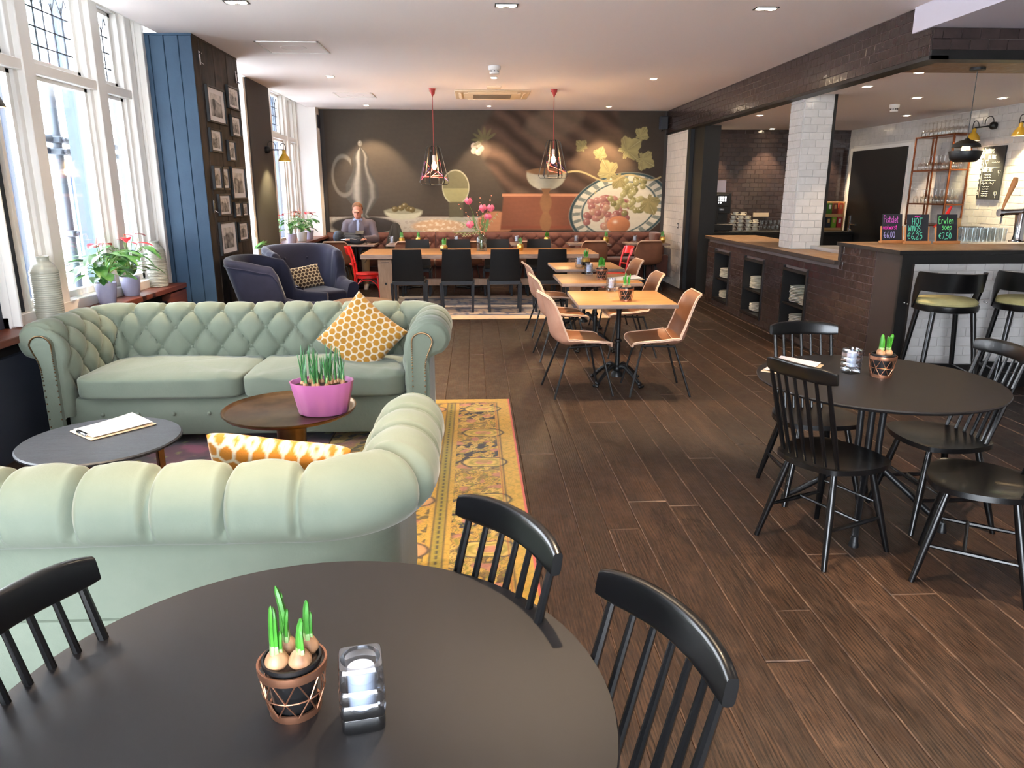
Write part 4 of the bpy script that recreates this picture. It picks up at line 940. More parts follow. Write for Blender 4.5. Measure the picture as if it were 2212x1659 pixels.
# ================================================================ wing armchairs
def wing_chair(label, loc, th):
    t = thing('wing_armchair', label, 'armchair', loc, R(th - 90), 'blue velvet wing armchairs')
    plan = [(.345, .37), (.355, .2), (.36, .06), (.365, -.05), (.36, -.17), (.31, -.30), (.17, -.355), (0, -.365)]
    pl = plan + [(-a, b) for a, b in plan[-2::-1]]
    P = np.array(spline([(a, b, 0) for a, b in pl], 150)); Hs = np.interp(P[:, 1], [-.37, -.30, -.2, -.08, -.03, .03, .15, .37], [1.0, .985, .95, .92, .84, .61, .575, .56])
    T = np.gradient(P[:, :2], axis=0); T /= np.linalg.norm(T, axis=1, keepdims=True); Nn = np.stack([-T[:, 1], T[:, 0]], 1)   # towards inside
    if Nn[75, 1] < 0: Nn = -Nn
    ring = 20
    def sec(u, v):
        i = min(149, int(round(u * 149))); h = Hs[i]; p = P[i, :2]; n = Nn[i]; th_ = .055 + .012 * (h < .7)
        k = v * ring; z0 = .13
        if k < 7: z = z0 + (h - .05 - z0) * k / 7; off = -th_
        elif k < 13: a = (k - 7) / 6 * math.pi; z = h - .05 + .05 * math.sin(a); off = -th_ * math.cos(a)
        else: z = h - .05 - (h - .05 - .28) * (k - 13) / 7; off = th_ + .012 * math.sin((k - 13) / 7 * math.pi)
        fl = max(0, z - .35) * .26; back = abs(n[1])
        q = p + n * off - n * fl * (.35 + .75 * back)
        return (q[0], q[1], z)
    b = MB(); b.grid(sec, 150, ring + 1); b.f += [tuple(range(ring, -1, -1)), tuple(149 * (ring + 1) + j for j in range(ring + 1))]; b.m += [0, 0]
    fr = b.build('shell', 'blue_velvet', t, ang=60)
    pts = [sec(u, .34) for u in np.linspace(0, 1, 110)]; MB().tube([(x * 1.006, y * 1.006, z) for x, y, z in pts], .007, 6).build('piping', 'blue_velvet', fr)
    bb = MB()
    for x, z in ((-.15, .82), (.15, .82), (-.0, .68), (-.24, .68), (.24, .68)): bb.sphere((x, -.36 + .06 + (1 - abs(x)) * .0 - (z - .35) * .26, z), (.016, .01, .016), 8, 6)
    bb.build('buttons', 'blue_velvet', fr)['kind'] = 'stuff'
    MB().box((0, .02, .22), (.62, .66, .17), ch=.03, seg=2).build('seat_base', 'blue_velvet', t)
    MB().box((0, .06, .385), (.585, .60, .17), ch=.055, seg=4).build('seat_cushion', 'blue_velvet', t)
    for sx in (-1, 1):
        for sy in (-1, 1): MB().tube([(sx * .25, sy * .25, .14), (sx * .29, sy * .3, 0)], [.022, .013], 10).build('leg', 'dark_plank', t)
    return t
wing_chair('blue velvet wing armchair seen from its side, beside the picture pillar', (-1.97, 7.86, 0), 6)
wing_chair('dark blue velvet wing armchair facing the camera with a brown honeycomb cushion', (-2.02, 9.30, 0), -52)
pillow('throw_cushion', 'brown and cream honeycomb cushion on the dark blue armchair', 'cushion', (.42, .30), .12, lin(62, 44, 34), lin(206, 186, 150), .048, (-2.13, 9.40, .60), (R(62), R(-8), R(30)), n=80)
# ================================================================ tufted wall bench
def bench(x0, x1, label, armr=False):
    t = thing('tufted_bench', label, 'bench', ((x0 + x1) / 2, 13.62, 0), 0, 'brown tufted bench sections'); W = x1 - x0 - .008
    nx, nz = 150, 40; px, pz = .235, .115
    def back(u, v):
        x = (u - .5) * W; z = .44 + .47 * v; p = x / px + (z - .49) / (2 * pz); q = x / px - (z - .49) / (2 * pz)
        h = math.sqrt(abs(math.sin(math.pi * p) * math.sin(math.pi * q))) ** .6; e = min(1, (1 - abs(u - .5) * 2) * 20) * min(1, (1 - v) * 7) * min(1, v * 8)
        r = min(1, (1 - v) * 10) ** .5
        return (x, .26 - .05 * r - .05 * h * e + .05 * (v - .5), z)
    b = MB(); b.sheet(back, nx, nz, lambda u, v: .06); bo = b.build('backrest', 'brown_velvet', t, ang=80)
    bt = MB()
    for k in range(4):
        z = .49 + k * pz
        for i in range(-8, 9):
            x = (i + (k % 2) * .5) * px
            if abs(x) < W / 2 - .05: bt.sphere((x, .19 + .05 * ((z - .44) / .47 - .5), z), .014, 6, 4)
    bt.build('buttons', 'brown_velvet', bo)['kind'] = 'stuff'
    MB().box((0, -.02, .40), (W, .55, .13), ch=.035, seg=3).build('seat', 'brown_velvet', t); MB().box((0, .05, .22), (W, .42, .24), ch=.004).build('base', 'brown_velvet', t); MB().box((0, .12, .05), (W, .28, .1)).build('plinth', 'pot_white', t)
    if armr: MB().box((W / 2 - .1, .02, .66), (.18, .56, .5), ch=.04, seg=3).build('arm', 'brown_velvet', t); MB().box((W / 2 - .05, -.02, .33), (.22, .6, .4), ch=.04, seg=3).build('arm_base', 'brown_velvet', t)
bench(-2.70, -.72, 'brown velvet tufted bench section behind the seated man'); bench(-.72, 1.36, 'brown velvet tufted bench section behind the flower vase'); bench(1.36, 3.44, 'brown velvet tufted bench section with the end arm near the white wall', True)
def small_table():
    t = thing('bench_table', '', 'table', group='small tables along the bench')
    b = MB(); b.box((0, 0, .752), (.72, .62, .03), ch=.004); b.build('table_top', 'oak_side', t)
    MB().cyl((0, 0, .03), (0, 0, .74), .03, n=12).build('column', 'black_iron', t)
    b = MB(); b.box((0, 0, .02), (.42, .07, .03), ch=.01); b.box((0, 0, .02), (.07, .42, .03), ch=.01); b.build('foot', 'black_iron', t); return t
ST, STu = small_table(), []
STX = [(-2.05, 'with the backpack in front of the seated man'), (-1.14, 'just right of the seated man'), (-.12, 'behind the flower vase'), (.98, 'behind the long table, fourth from the left'), (1.98, 'beyond the right end of the long table'), (3.0, 'nearest the white tiled wall')]
for x, lb in STX: place(ST, STu, (x, 13.02, 0), 0, 'small bench table ' + lb)
# ================================================================ bulb pots
def blade(b, p, h, r, lean, mi=0, flat=.55, az=0, n=6):
    """upright shoot: flattened tapering tube with a rounded tip"""
    pts = [(p[0] + lean[0] * f * f, p[1] + lean[1] * f * f, p[2] + h * f) for f in (0, .25, .5, .75, .93, 1)]
    b.tube(pts, [r, r * 1.05, r, r * .95, r * .7, r * .15], n, sq=(1, flat), mi=mi)
def bulb_pot(name, style='wire', d=.12, shoots=None, seed=1):
    t = thing(name, '', 'potted plant'); r = d / 2; rs = random.Random(seed); h = .1 * d / .12
    k = d / .12
    if style == 'wire':
        for (z0, z1, ra) in ((.0, .014 * k, .76), (h - .016 * k, h, 1.0)): MB().lathe([(r * ra, z0), (r * ra * 1.02, (z0 + z1) / 2), (r * ra * 1.0 + .001, z1), (r * ra - .003, z1), (r * ra - .003, z0)], 40, cap=False).build('band', 'copper', t)
        b = MB(); n = 8; q = lambda i, z, ra: (math.cos(2 * math.pi * i / n) * r * ra, math.sin(2 * math.pi * i / n) * r * ra, z); zm = h * .46
        for i in range(n):
            b.tube([q(i, .01, .77), q(i + .5, zm, .90)], .0015 * k, 5); b.tube([q(i + 1, .01, .77), q(i + .5, zm, .90)], .0015 * k, 5); b.tube([q(i + .5, zm, .90), q(i, h - .01, .985)], .0015 * k, 5); b.tube([q(i + .5, zm, .90), q(i + 1, h - .01, .985)], .0015 * k, 5)
        b.tube([q(i / 4, zm, .905) for i in range(32)], .0015 * k, 5, closed=True); b.build('wire_mesh', 'copper', t)
        MB().lathe([(0, .004), (r * .60, .004), (r * .82, h * .98), (r * .87, h * .99), (r * .87, h * 1.08), (r * .80, h * 1.08), (r * .77, h * .98), (0, h * .97)], 32, cap=False).build('inner_pot', 'plastic_black', t)
        zt = h * 1.0
    else:
        b = MB(); b.lathe([(0, 0), (r * .62, 0), (r * .9, h * .45), (r * .85, h * .8), (r * .72, h), (r * .66, h), (r * .7, h * .8), (0, h * .78)], 9, cap=False); b.build('gold_pot', 'gold_foil', t, ang=10)
        if style == 'goldblack': MB().lathe([(r * .80, h * .22), (r * .905, h * .45), (r * .88, h * .62)], 9, cap=False).build('dark_facets', 'plastic_black', t, ang=10)
        zt = h * .85
    MB().lathe([(0, 0), (r * .75, 0), (r * .7, .004), (0, .008)], 20, (0, 0, zt - .004), cap=False).build('soil', 'soil', t)
    for (bx_, by_, br, hs) in shoots:
        bx_, by_, br = bx_ * k, by_ * k, br * k
        bo = MB(); bo.lathe([(0, -br * .8), (br * .6, -br * .7), (br, -br * .1), (br * .97, br * .25), (br * .7, br * .75), (br * .35, br * 1.05), (br * .25, br * 1.3), (0, br * 1.35)], 14, (bx_, by_, zt + br * .55), cap=False); ob = bo.build('bulb', 'bulb_skin', t)
        zb = zt + br * 1.6
        for j, hh in enumerate(hs):
            hh *= k; a = rs.uniform(0, 6.28); of = (.0 if j == 0 else .35) * br; b = MB(); ln = (rs.uniform(-.12, .12) * hh, rs.uniform(-.12, .12) * hh); sx, sy = bx_ + of * math.cos(a), by_ + of * math.sin(a)
            blade(b, (sx, sy, zb), hh, (.0112 if j == 0 else .008) * k, ln, 0)
            blade(b, (sx, sy, zb - .004), hh * .26, (.012 if j == 0 else .0088) * k, (ln[0] * .06, ln[1] * .06), 1); b.build('shoot', ['shoot_green', 'shoot_pale'], ob)
    return t
SH4 = [(-.026, -.012, .021, (.085, .095, .035)), (.012, -.026, .0205, (.06, .045, .05)), (.030, .012, .020, (.07, .045)), (-.004, .026, .019, (.10, .085, .06))]
SH3 = [(-.02, -.006, .019, (.065, .05, .045)), (.02, -.008, .019, (.07, .06, .055)), (.0, .02, .018, (.065, .05))]
SHD = [(-.02, -.01, .016, (.075, .06)), (.018, -.012, .016, (.085, .06)), (.0, .018, .015, (.09, .07)), (.02, .016, .014, (.065,))]
def at(o, loc, rz, label, group=None): o.location = loc; o.rotation_euler = (0, 0, rz); tag(o, label, None, group); return o
at(bulb_pot('bulb_pot', 'wire', .12, SH4, 3), (-.335, 1.165, .742), .35, 'copper wire bulb pot with four sprouting bulbs on the foreground table')
at(bulb_pot('bulb_pot', 'wire', .13, SH3, 5), (2.045, 3.525, .742), .2, 'copper wire bulb pot on the right-hand black round table')
PD = bulb_pot('bulb_pot', 'wire', .13, SHD, 6); PDu = []
place(PD, PDu, (1.255, 6.08, .76), .1, 'copper wire bulb pot on the nearest square oak table'); place(PD, PDu, (1.31, 7.62, .76), 2.0, 'copper wire bulb pot on the middle square oak table')
GB = bulb_pot('bulb_pot', 'goldblack', .13, SHD, 7); GBu = []
place(GB, GBu, (1.33, 8.90, .76), .3, 'gold and black bulb pot on the farthest square oak table'); place(GB, GBu, (-.45, 10.97, .77), 1.1, 'gold and black bulb pot on the left half of the long table')
GO = bulb_pot('bulb_pot', 'gold', .12, SHD, 8); GOu = []
place(GO, GOu, (.69, 11.35, .77), 0, 'gold bulb pot on the long table, right of the vase')
for x, y, lb in ((-1.26, 13.05, 'gold bulb pot behind the long table, left one right of the man'), (-.97, 12.98, 'gold bulb pot behind the long table, right one right of the man'), (1.26, 13.05, 'gold bulb pot on the bench table under the painted bowl'), (2.3, 13.05, 'gold bulb pot on the bench table beyond the long table'), (3.3, 13.05, 'gold bulb pot at the far right end of the bench')): place(GO, GOu, (x, y, .767), random.uniform(0, 3), lb)
# ================================================================ glass candle blocks
def candle_block():
    t = thing('candle_holder', '', 'candle holder', group='chunky glass candle holders'); b = MB(); n = 40; a_ = .0385; hz = .128
    prof = []
    for i in range(n): 
        an = 2 * math.pi * i / n; c, s = math.cos(an), math.sin(an); e = .28; prof.append((math.copysign(abs(c) ** e, c), math.copysign(abs(s) ** e, s)))
    rows = [(0, .90), (.004, .97), (.024, 1.0), (.03, .95), (.036, 1.02), (.052, 1.03), (.058, .95), (.064, 1.03), (.08, 1.03), (.086, .95), (.092, 1.02), (.116, 1.0), (.124, .98), (hz, .93)]
    vs = [(x * a_ * k, y * a_ * k, z) for z, k in rows for x, y in prof]; inner = [(hz, .034), (hz - .02, .030), (.034, .026), (.030, .0)]
    for z, r in inner: vs += [(r * math.cos(2 * math.pi * i / n), r * math.sin(2 * math.pi * i / n), z) for i in range(n)]
    m = len(rows) + len(inner); fs = [(j * n + i, j * n + (i + 1) % n, (j + 1) * n + (i + 1) % n, (j + 1) * n + i) for j in range(m - 1) for i in range(n)] + [tuple(range(n - 1, -1, -1))]
    b.add(vs, fs); b.build('glass_block', 'crystal', t, ang=35)
    MB().lathe([(0, .036), (.0225, .036), (.0235, .06), (.0215, .0615), (.0235, .063), (.0235, .086), (.0215, .0875), (.0235, .089), (.0235, .108), (.018, .106), (0, .104)], 24, cap=False).build('candle', 'candle_wax', t); return t
CB, CBu = candle_block(), []
for (x, y, z, rz, lb) in ((-.207, 1.125, .742, .18, 'glass candle block on the foreground table'), (1.925, 3.60, .742, .3, 'glass candle block on the right-hand black round table'), (1.235, 6.66, .76, .1, 'glass candle block on the nearest square oak table'), (1.235, 8.02, .76, .2, 'glass candle block on the middle square oak table'), (1.245, 8.86, .76, .1, 'glass candle block on the farthest square oak table'), (-1.43, 13.02, .767, 0, 'glass candle block beside the dark coat on the bench table'), (-.32, 13.05, .767, 0, 'glass candle block on the bench table left of the vase'), (.73, 13.05, .767, 0, 'glass candle block on the bench table right of the vase'), (1.77, 13.05, .767, 0, 'glass candle block on the bench table beyond the long table'), (2.81, 13.05, .767, 0, 'glass candle block on the bench table nearest the white wall'), (-2.28, 12.9, .767, 0, 'glass tumbler block beside the backpack')): place(CB, CBu, (x, y, z), rz, lb)
# ================================================================ pink planter with daffodil shoots
t = thing('planter', 'pink ribbed metal planter full of green bulb shoots on the brass table', 'planter', (-.80, 3.74, .528), .1)
fl = lambda an, z: (1 + .025 * math.cos(an * 16)) * (1 / math.hypot(math.cos(an), math.sin(an) / .72))
ov = lambda an, z: 1 + .022 * abs(math.cos(an * 9)) ** .7
b = MB(); b.lathe([(0, 0), (.118, 0), (.124, .006), (.158, .165), (.160, .172), (.154, .172), (.150, .16), (.115, .02), (0, .02)], 90, cap=False, fn=ov); b.v = [(x, y * .72, z) for x, y, z in b.v]; b.build('tub', 'pink_metal', t, ang=50)
b = MB(); b.lathe([(0, .145), (.146, .145), (.14, .15), (0, .155)], 40, cap=False); b.v = [(x, y * .72, z) for x, y, z in b.v]; b.build('soil', 'soil', t)
rs = random.Random(12)
for i in range(22):
    a, q = rs.uniform(0, 6.28), rs.uniform(.1, 1) ** .6 * .115; x, y = math.cos(a) * q, math.sin(a) * q * .72; br = .014
    bo = MB(); bo.lathe([(0, -br), (br, -br * .2), (br * .9, br * .4), (br * .4, br * 1.3), (0, br * 1.5)], 10, (x, y, .16), cap=False); ob = bo.build('bulb', 'bulb_skin', t)
    b = MB()
    for j in range(rs.choice((2, 3, 3))): blade(b, (x + rs.uniform(-.008, .008), y + rs.uniform(-.008, .008), .172), rs.uniform(.07, .19), .0062, (rs.uniform(-.02, .02), rs.uniform(-.02, .02)), 0)
    blade(b, (x, y, .17), .035, .0085, (0, 0), 1); b.build('shoots', ['shoot_dark', 'shoot_pale'], ob)
# ================================================================ vase with flowers
t = thing('flower_vase', 'clear bottle vase with pink tulips and twigs on the long table', 'vase', (.105, 11.30, .77))
b = MB(); b.lathe([(0, 0), (.076, 0), (.08, .008), (.08, .175), (.072, .205), (.045, .225), (.036, .24), (.036, .275), (.042, .283), (.038, .283), (.032, .275), (.032, .24), (.07, .2), (.076, .17), (.076, .012), (0, .01)], 32, cap=False); b.build('bottle', 'water_vase', t, ang=60)
def flower(p, kind):
    stem = spline([(rs.uniform(-.03, .03), rs.uniform(-.02, .02), .03), (p[0] * .12, p[1] * .2, .27), (p[0] * .6, p[1] * .6, .27 + (p[2] - .27) * .6), p], 10); st = MB().tube(stem, .0035 if kind != 'twig' else .003, 6).build('stem', 'stem_green' if kind != 'twig' else 'twig', t); b = MB()
    if kind == 'tulip':
        for k in range(6):
            a = k * math.pi / 3; c, s = math.cos(a), math.sin(a); b.M = Matrix.Translation(p)
            b.sheet(lambda u, v: (c * (.005 + .046 * math.sin(min(1, v * 1.15) * math.pi * .72)) - s * (u - .5) * .08 * math.sin(math.pi * min(.98, v * .85 + .12)), s * (.005 + .046 * math.sin(min(1, v * 1.15) * math.pi * .72)) + c * (u - .5) * .08 * math.sin(math.pi * min(.98, v * .85 + .12)), -.02 + .105 * v), 5, 7, .002)
        b.M = Matrix.Identity(4); b.build('bloom', 'tulip_pink', st, ang=70)
    elif kind == 'twig':
        for k in range(9): f = .35 + .65 * k / 8; q = stem[min(9, int(f * 9))]; b.sphere((q[0] + rs.uniform(-.022, .022), q[1] + rs.uniform(-.02, .02), q[2] + rs.uniform(-.015, .015)), rs.uniform(.007, .013), 7, 5)
        b.build('blossoms', 'blossom', st)['kind'] = 'stuff'
    else:
        for k in range(26):
            f = .25 + .75 * k / 25; i = min(8, int(f * 9)); q = stem[i]; sg = 1 if k % 2 else -1; b.tube([q, (q[0] + sg * .02 + rs.uniform(-.01, .01), q[1] + rs.uniform(-.03, .03), q[2] - .03)], [.004, .002], 5)
        b.build('fronds', 'acacia', st)['kind'] = 'stuff'
for p in ((-.19, 0, .70), (.02, .0, .60), (.14, .02, .60), (.10, .05, .47), (-.17, -.05, .36)): flower(p, 'tulip')
for p in ((-.34, .02, .68), (.0, .05, .78), (.15, .04, .80), (.05, -.03, .66), (-.06, .0, .6)): flower(p, 'twig')
for p in ((-.42, 0, .27), (-.32, .05, .42), (-.30, -.05, .24), (.26, 0, .58), (-.24, .03, .46)): flower(p, 'frond')
for (x, z, lx) in ((-.09, .30, -.04), (.06, .28, .05), (.02, .29, .0)):
    MB().sheet(lambda u, v: (x + lx * v + (u - .5) * .045 * math.sin(math.pi * (.1 + .9 * v)) , .01, z + .24 * v), 4, 8, .002).build('leaf', 'stem_green', t)
# ================================================================ mural: generic still life in browns (soft painted shapes)
def mural():
    W, Hh = 6.14, 2.13; nx, ny = 860, 300; xs = np.linspace(0, W, nx); ys = np.linspace(0, Hh, ny); X, Y = np.meshgrid(xs, ys)
    n1 = fbm(X, Y, 3, 41); n2 = fbm(X, Y, 60, 42, 2)
    c = np.ones(X.shape + (3,)) * lin(76, 66, 54); st = {'c': c}
    def put(m, col_): 
        m = np.clip(m, 0, 1)[..., None]; st['c'] = st['c'] * (1 - m) + (np.array(col_) if not isinstance(col_, np.ndarray) or col_.ndim == 1 else col_) * m
    def soft(d, w=.012): return np.clip(.5 - d / w, 0, 1)
    def ell(cx, cy_, rx, ry, rot=0):
        u, v = X - cx, Y - cy_; cr, sr = math.cos(rot), math.sin(rot); u, v = u * cr + v * sr, -u * sr + v * cr
        return (np.sqrt((u / rx) ** 2 + (v / ry) ** 2) - 1) * min(rx, ry), u, v
    def ball(cx, cy_, rx, ry, base, rot=0, hi=.8):
        d, u, v = ell(cx, cy_, rx, ry, rot); sh = np.clip(.75 + .4 * (-(X - cx) / rx + (Y - cy_) / ry) * .5, .25, 1.25)[..., None]
        put(soft(d, .014), np.clip(np.array(base) * sh, 0, 1)); put(np.exp(-(((X - cx + rx * .3) / (rx * .18)) ** 2 + ((Y - cy_ - ry * .35) / (ry * .18)) ** 2)) * hi, lin(250, 240, 220))
    put(np.clip((n1 + .2) * .5, 0, .5), lin(58, 50, 42)); put(np.clip(X / W * 1.0 - .45, 0, .6), lin(62, 50, 40))
    # table and cloth
    put(soft(Y - (.30 + .02 * n1), .02), lin(66, 50, 40)); put(soft(Y - (.27 - .05 * (X > 2.9) * (X - 2.9)), .03) * (X < 3.2), lin(196, 184, 166) * 1.0); put(soft(np.maximum(Y - .27, X - 3.1), .05) * np.clip(n2 + n1, 0, .5), lin(150, 138, 122))
    # plain round metal pot on a dark dish
    d, u, v = ell(.62, .12, .62, .16); put(soft(d, .03), lin(62, 56, 52))
    bodyw = np.interp(Y, [.25, .32, .45, .62, .85, 1.05, 1.2, 1.32, 1.42, 1.5], [.14, .07, .17, .30, .29, .17, .13, .15, .10, .0]); d = np.abs(X - .62) - bodyw; m = soft(np.where((Y > .25) & (Y < 1.5), d, 1), .02)
    t_ = (X - .62) / np.maximum(bodyw, .02); shade = .16 + .6 * np.exp(-((t_ + .35) / .22) ** 2) + .35 * np.exp(-((t_ - .6) / .15) ** 2) + .12 * n1
    put(m, lin(168, 160, 148) * shade[..., None]); ball(.62, 1.56, .04, .05, lin(170, 160, 140))
    hd = np.abs(np.hypot((X - .30) / .2, (Y - 1.0) / .34) - 1) * .2; put(soft(np.where(X < .45, hd - .022, 1), .02), lin(120, 112, 100))
    # bowl with olives, goblet of wine
    d, u, v = ell(1.35, .36, .34, .14); put(soft(np.maximum(d, v - .02), .02), lin(196, 190, 160)); d, u, v = ell(1.35, .38, .33, .055); put(soft(d, .015), lin(150, 146, 118))
    for (x, y) in ((1.2, .41), (1.31, .43), (1.44, .42), (1.38, .47), (1.51, .40)): ball(x, y, .06, .05, lin(126, 108, 58))
    d, u, v = ell(2.32, .80, .24, .30); put(soft(d, .02) * .55, lin(146, 140, 96)); put(soft(np.maximum(d, Y - .78), .02) * .6, lin(176, 170, 110)); put(soft(np.abs(d) - .008, .012) * .7, lin(214, 206, 170)); put(soft(np.maximum(np.abs(X - 2.32) - .13, np.abs(Y - .38) - .16), .03), lin(96, 90, 66)); d, u, v = ell(2.32, .22, .22, .05); put(soft(d, .02), lin(170, 170, 150))
    # bread and cloth folds
    d, u, v = ell(2.0, .10, .5, .12); put(soft(d, .03), lin(206, 164, 120)); put(soft(d, .02) * np.clip(n2 * 1.4, 0, .7), lin(236, 220, 190)); d, u, v = ell(3.05, .15, .34, .22); put(soft(d, .03), lin(196, 130, 84))
    # terracotta dish and a dark draped cloth rising behind it
    dr = np.maximum(X - 5.25 + .25 * n1, np.maximum(3.0 - X + .25 * np.sin(Y * 3), .55 - Y)) ; fold = .5 + .5 * np.sin((X * .7 + Y * 1.1) * 16 + 2.5 * n1); put(soft(dr, .12), lin(84, 62, 48) * (.55 + .75 * fold)[..., None]); put(soft(dr, .1) * np.clip(n1 - .1, 0, .3), lin(150, 128, 104))
    put(soft(np.maximum(np.abs(X - 3.95) - .78 + .1 * (Y - .4), np.abs(Y - .36) - .33), .03), lin(150, 88, 58) * (.8 + .25 * fold * 0 + .2 * n1)[..., None]); put(soft(np.abs(Y - .66) - .025, .02) * (np.abs(X - 3.95) < .78), lin(206, 136, 92)); put(soft(np.abs(Y - .08) - .025, .02) * (np.abs(X - 3.95) < .8), lin(140, 72, 44))
    # pale bowl on a foot
    d, u, v = ell(3.98, 1.02, .36, .27); put(soft(np.maximum(d, v - .06), .02), lin(190, 184, 160) * (.7 + .4 * np.exp(-((X - 3.85) / .15) ** 2))[..., None]); d, u, v = ell(3.98, 1.08, .35, .06); put(soft(d, .015), lin(150, 110, 70)); put(soft(np.maximum(np.abs(X - 3.98) - .05 - .06 * np.abs(np.sin(Y * 9)), np.abs(Y - .4) - .38), .02), lin(150, 104, 62))
    # warm wool-like mass at right
    d, u, v = ell(5.1, 1.35, .55, .42); put(soft(d + .06 * n1, .2) * .6, lin(122, 96, 70))
    # decorated plate with grapes and a peach
    d, u, v = ell(5.35, .42, .95, .62, .25); put(soft(d, .02), lin(216, 208, 184)); put(soft(np.abs(d + .02) - .02, .015), lin(52, 78, 84)); put(soft(np.abs(d + .16) - .012, .015), lin(70, 96, 100)); ang = np.arctan2(v / .62, u / .95); put((np.sin(ang * 26) > .2) * soft(np.abs(d + .09) - .05, .02) * .75, lin(70, 98, 100))
    rg = np.random.default_rng(5)
    for k in range(60):
        x, y = rg.uniform(4.75, 5.55), rg.uniform(.06, .62)
        if ((x - 5.12) / .48) ** 2 + ((y - .32) / .32) ** 2 < 1: ball(x, y, .07, .062, lin(*[(190, 120, 110), (206, 140, 126), (176, 104, 100), (214, 160, 130)][k % 4]))
    ball(5.35, .12, .22, .16, lin(224, 140, 84))
    for k in range(64):
        x, y = rg.uniform(5.15, 5.98), rg.uniform(.2, .95)
        if ((x - 5.6) / .42) ** 2 + ((y - .62) / .34) ** 2 < 1: ball(x, y, .058, .056, lin(*[(176, 168, 104), (192, 184, 120), (150, 144, 84)][k % 3]))
    # leaves on a stem
    for (x, y, r_, a, sh) in ((5.15, 1.05, .26, 2.1, 1.0), (4.95, 1.35, .17, 1.2, .8), (5.45, 1.45, .30, .6, 1.05), (5.75, 1.30, .24, -.5, .95), (5.9, .55, .26, -1.1, .8), (5.7, 1.7, .18, 1.0, .9), (4.65, 1.5, .16, 2.4, .75), (5.35, .95, .2, -2.2, .85)):
        u, v = X - x, Y - y; rr_, th = np.hypot(u, v), np.arctan2(v, u) - a; edge = r_ * (.62 + .3 * np.cos(th) + .12 * np.cos(th * 5) + .03 * np.cos(th * 17)); vein = np.abs(np.sin(th * 2.5)); put(soft(rr_ - edge, .015), lin(172, 158, 98) * (sh * (.7 + .35 * vein))[..., None]); put(soft(rr_ - edge, .01) * np.exp(-(np.sin(th * 2.5) / .08) ** 2) * .6, lin(206, 196, 140))
    for (p, q) in (((4.3, 1.05), (5.3, .95)), ((4.9, .7), (5.2, 1.1)), ((5.3, .95), (6.1, 1.0))):
        f = np.clip(((X - p[0]) * (q[0] - p[0]) + (Y - p[1]) * (q[1] - p[1])) / ((q[0] - p[0]) ** 2 + (q[1] - p[1]) ** 2), 0, 1); dd = np.hypot(X - p[0] - f * (q[0] - p[0]), Y - p[1] - f * (q[1] - p[1]) - .06 * np.sin(f * 6)); put(soft(dd - .016, .012), lin(186, 166, 110))
    # pale blossom sprig
    for k in range(5): a = k * 1.257; ball(2.72 + .07 * math.cos(a), 1.48 + .07 * math.sin(a), .055, .055, lin(206, 184, 166), hi=.3)
    for k in range(7): a = .6 + k * .5; d, u, v = ell(2.86 + .14 * math.cos(a), 1.62 + .12 * math.sin(a), .10, .025, a); put(soft(d, .012) * .7, lin(112, 108, 66))
    out = st['c'] * (1 + .05 * n2)[..., None]; g = out.mean(-1, keepdims=True); out = (g + (out - g) * .85) * .78; return W, Hh, nx, ny, np.clip(out, 0, 1)
W, Hh, nx, ny, c = mural()
t = thing('mural', 'wall-wide painted still life in browns with pot, bowls, fruit and leaves', 'mural', (-2.655, YB - .012, .912))
colour_grid('painted_surface', W, Hh, nx, ny, c, 'mural_paint', t, axis='XZ'); MB().box((W / 2, .006, Hh / 2), (W, .01, Hh)).build('backing', 'charcoal_wall', t)
# ================================================================ framed photographs on the pillar
rg = np.random.default_rng(8)
def photo(y0, y1, z0, z1, label, k):
    t = thing('picture_frame', label, 'picture', (-2.572, (y0 + y1) / 2, (z0 + z1) / 2), group='framed black and white photographs'); W, Hh = y1 - y0, z1 - z0; m = .018
    b = MB()
    for s in (-1, 1): b.box((.012, s * (W / 2 - m / 2), 0), (.028, m, Hh), ch=.002); b.box((.012, 0, s * (Hh / 2 - m / 2)), (.028, W - 2 * m, m), ch=.002)
    b.build('frame', 'black_matt', t); MB().box((.006, 0, 0), (.008, W - 2 * m, Hh - 2 * m)).build('mat', 'paper', t)
    pw, ph = W * .62, Hh * .62; nx, ny = 40, 46; X, Y = np.meshgrid(np.linspace(0, 1, nx), np.linspace(0, 1, ny)); f = fbm(X * (1 + k % 3), Y * 1.5, 7, 60 + k); g = fbm(X, Y, 22, 90 + k); v = np.clip(.30 + .28 * f + .10 * g + .35 * (Y > .68 + .08 * np.sin(X * 5 + k)) - .18 * (np.abs(X - .3 - .08 * (k % 5)) < .1) * (Y < .75), .02, .8); rgb = np.stack([v, v * .94, v * .87], -1)
    o = colour_grid('photo', pw, ph, nx, ny, rgb, 'photo_print', t, axis='YZ'); o.location = (.0115, -pw / 2, -ph / 2)
PH = [(7.70, 8.23, 2.30, 2.645, 'large photograph highest at the left of the pillar, a landscape'), (8.34, 8.73, 2.49, 2.72, 'upper right small photograph, above the narrow-mat one'), (8.38, 8.70, 2.21, 2.43, 'small photograph below the upper right one'), (7.68, 8.02, 2.02, 2.245, 'square photograph under the large top left one'), (8.20, 8.45, 1.95, 2.165, 'narrow upright photograph in the middle right of the pillar'), (7.67, 7.91, 1.66, 1.89, 'left one of a pair of narrow photographs'), (7.935, 8.14, 1.66, 1.885, 'right one of a pair of narrow photographs'), (8.22, 8.70, 1.56, 1.90, 'large upright photograph at the right above the two tiny ones'), (7.75, 8.12, 1.40, 1.62, 'photograph below the pair of narrow ones'), (8.23, 8.46, 1.37, 1.535, 'left one of two tiny photographs'), (8.49, 8.71, 1.37, 1.53, 'right one of two tiny photographs'), (7.70, 8.22, 1.01, 1.345, 'large photograph of figures lowest at the left'), (8.30, 8.64, 1.11, 1.32, 'small pale photograph lowest at the right')]
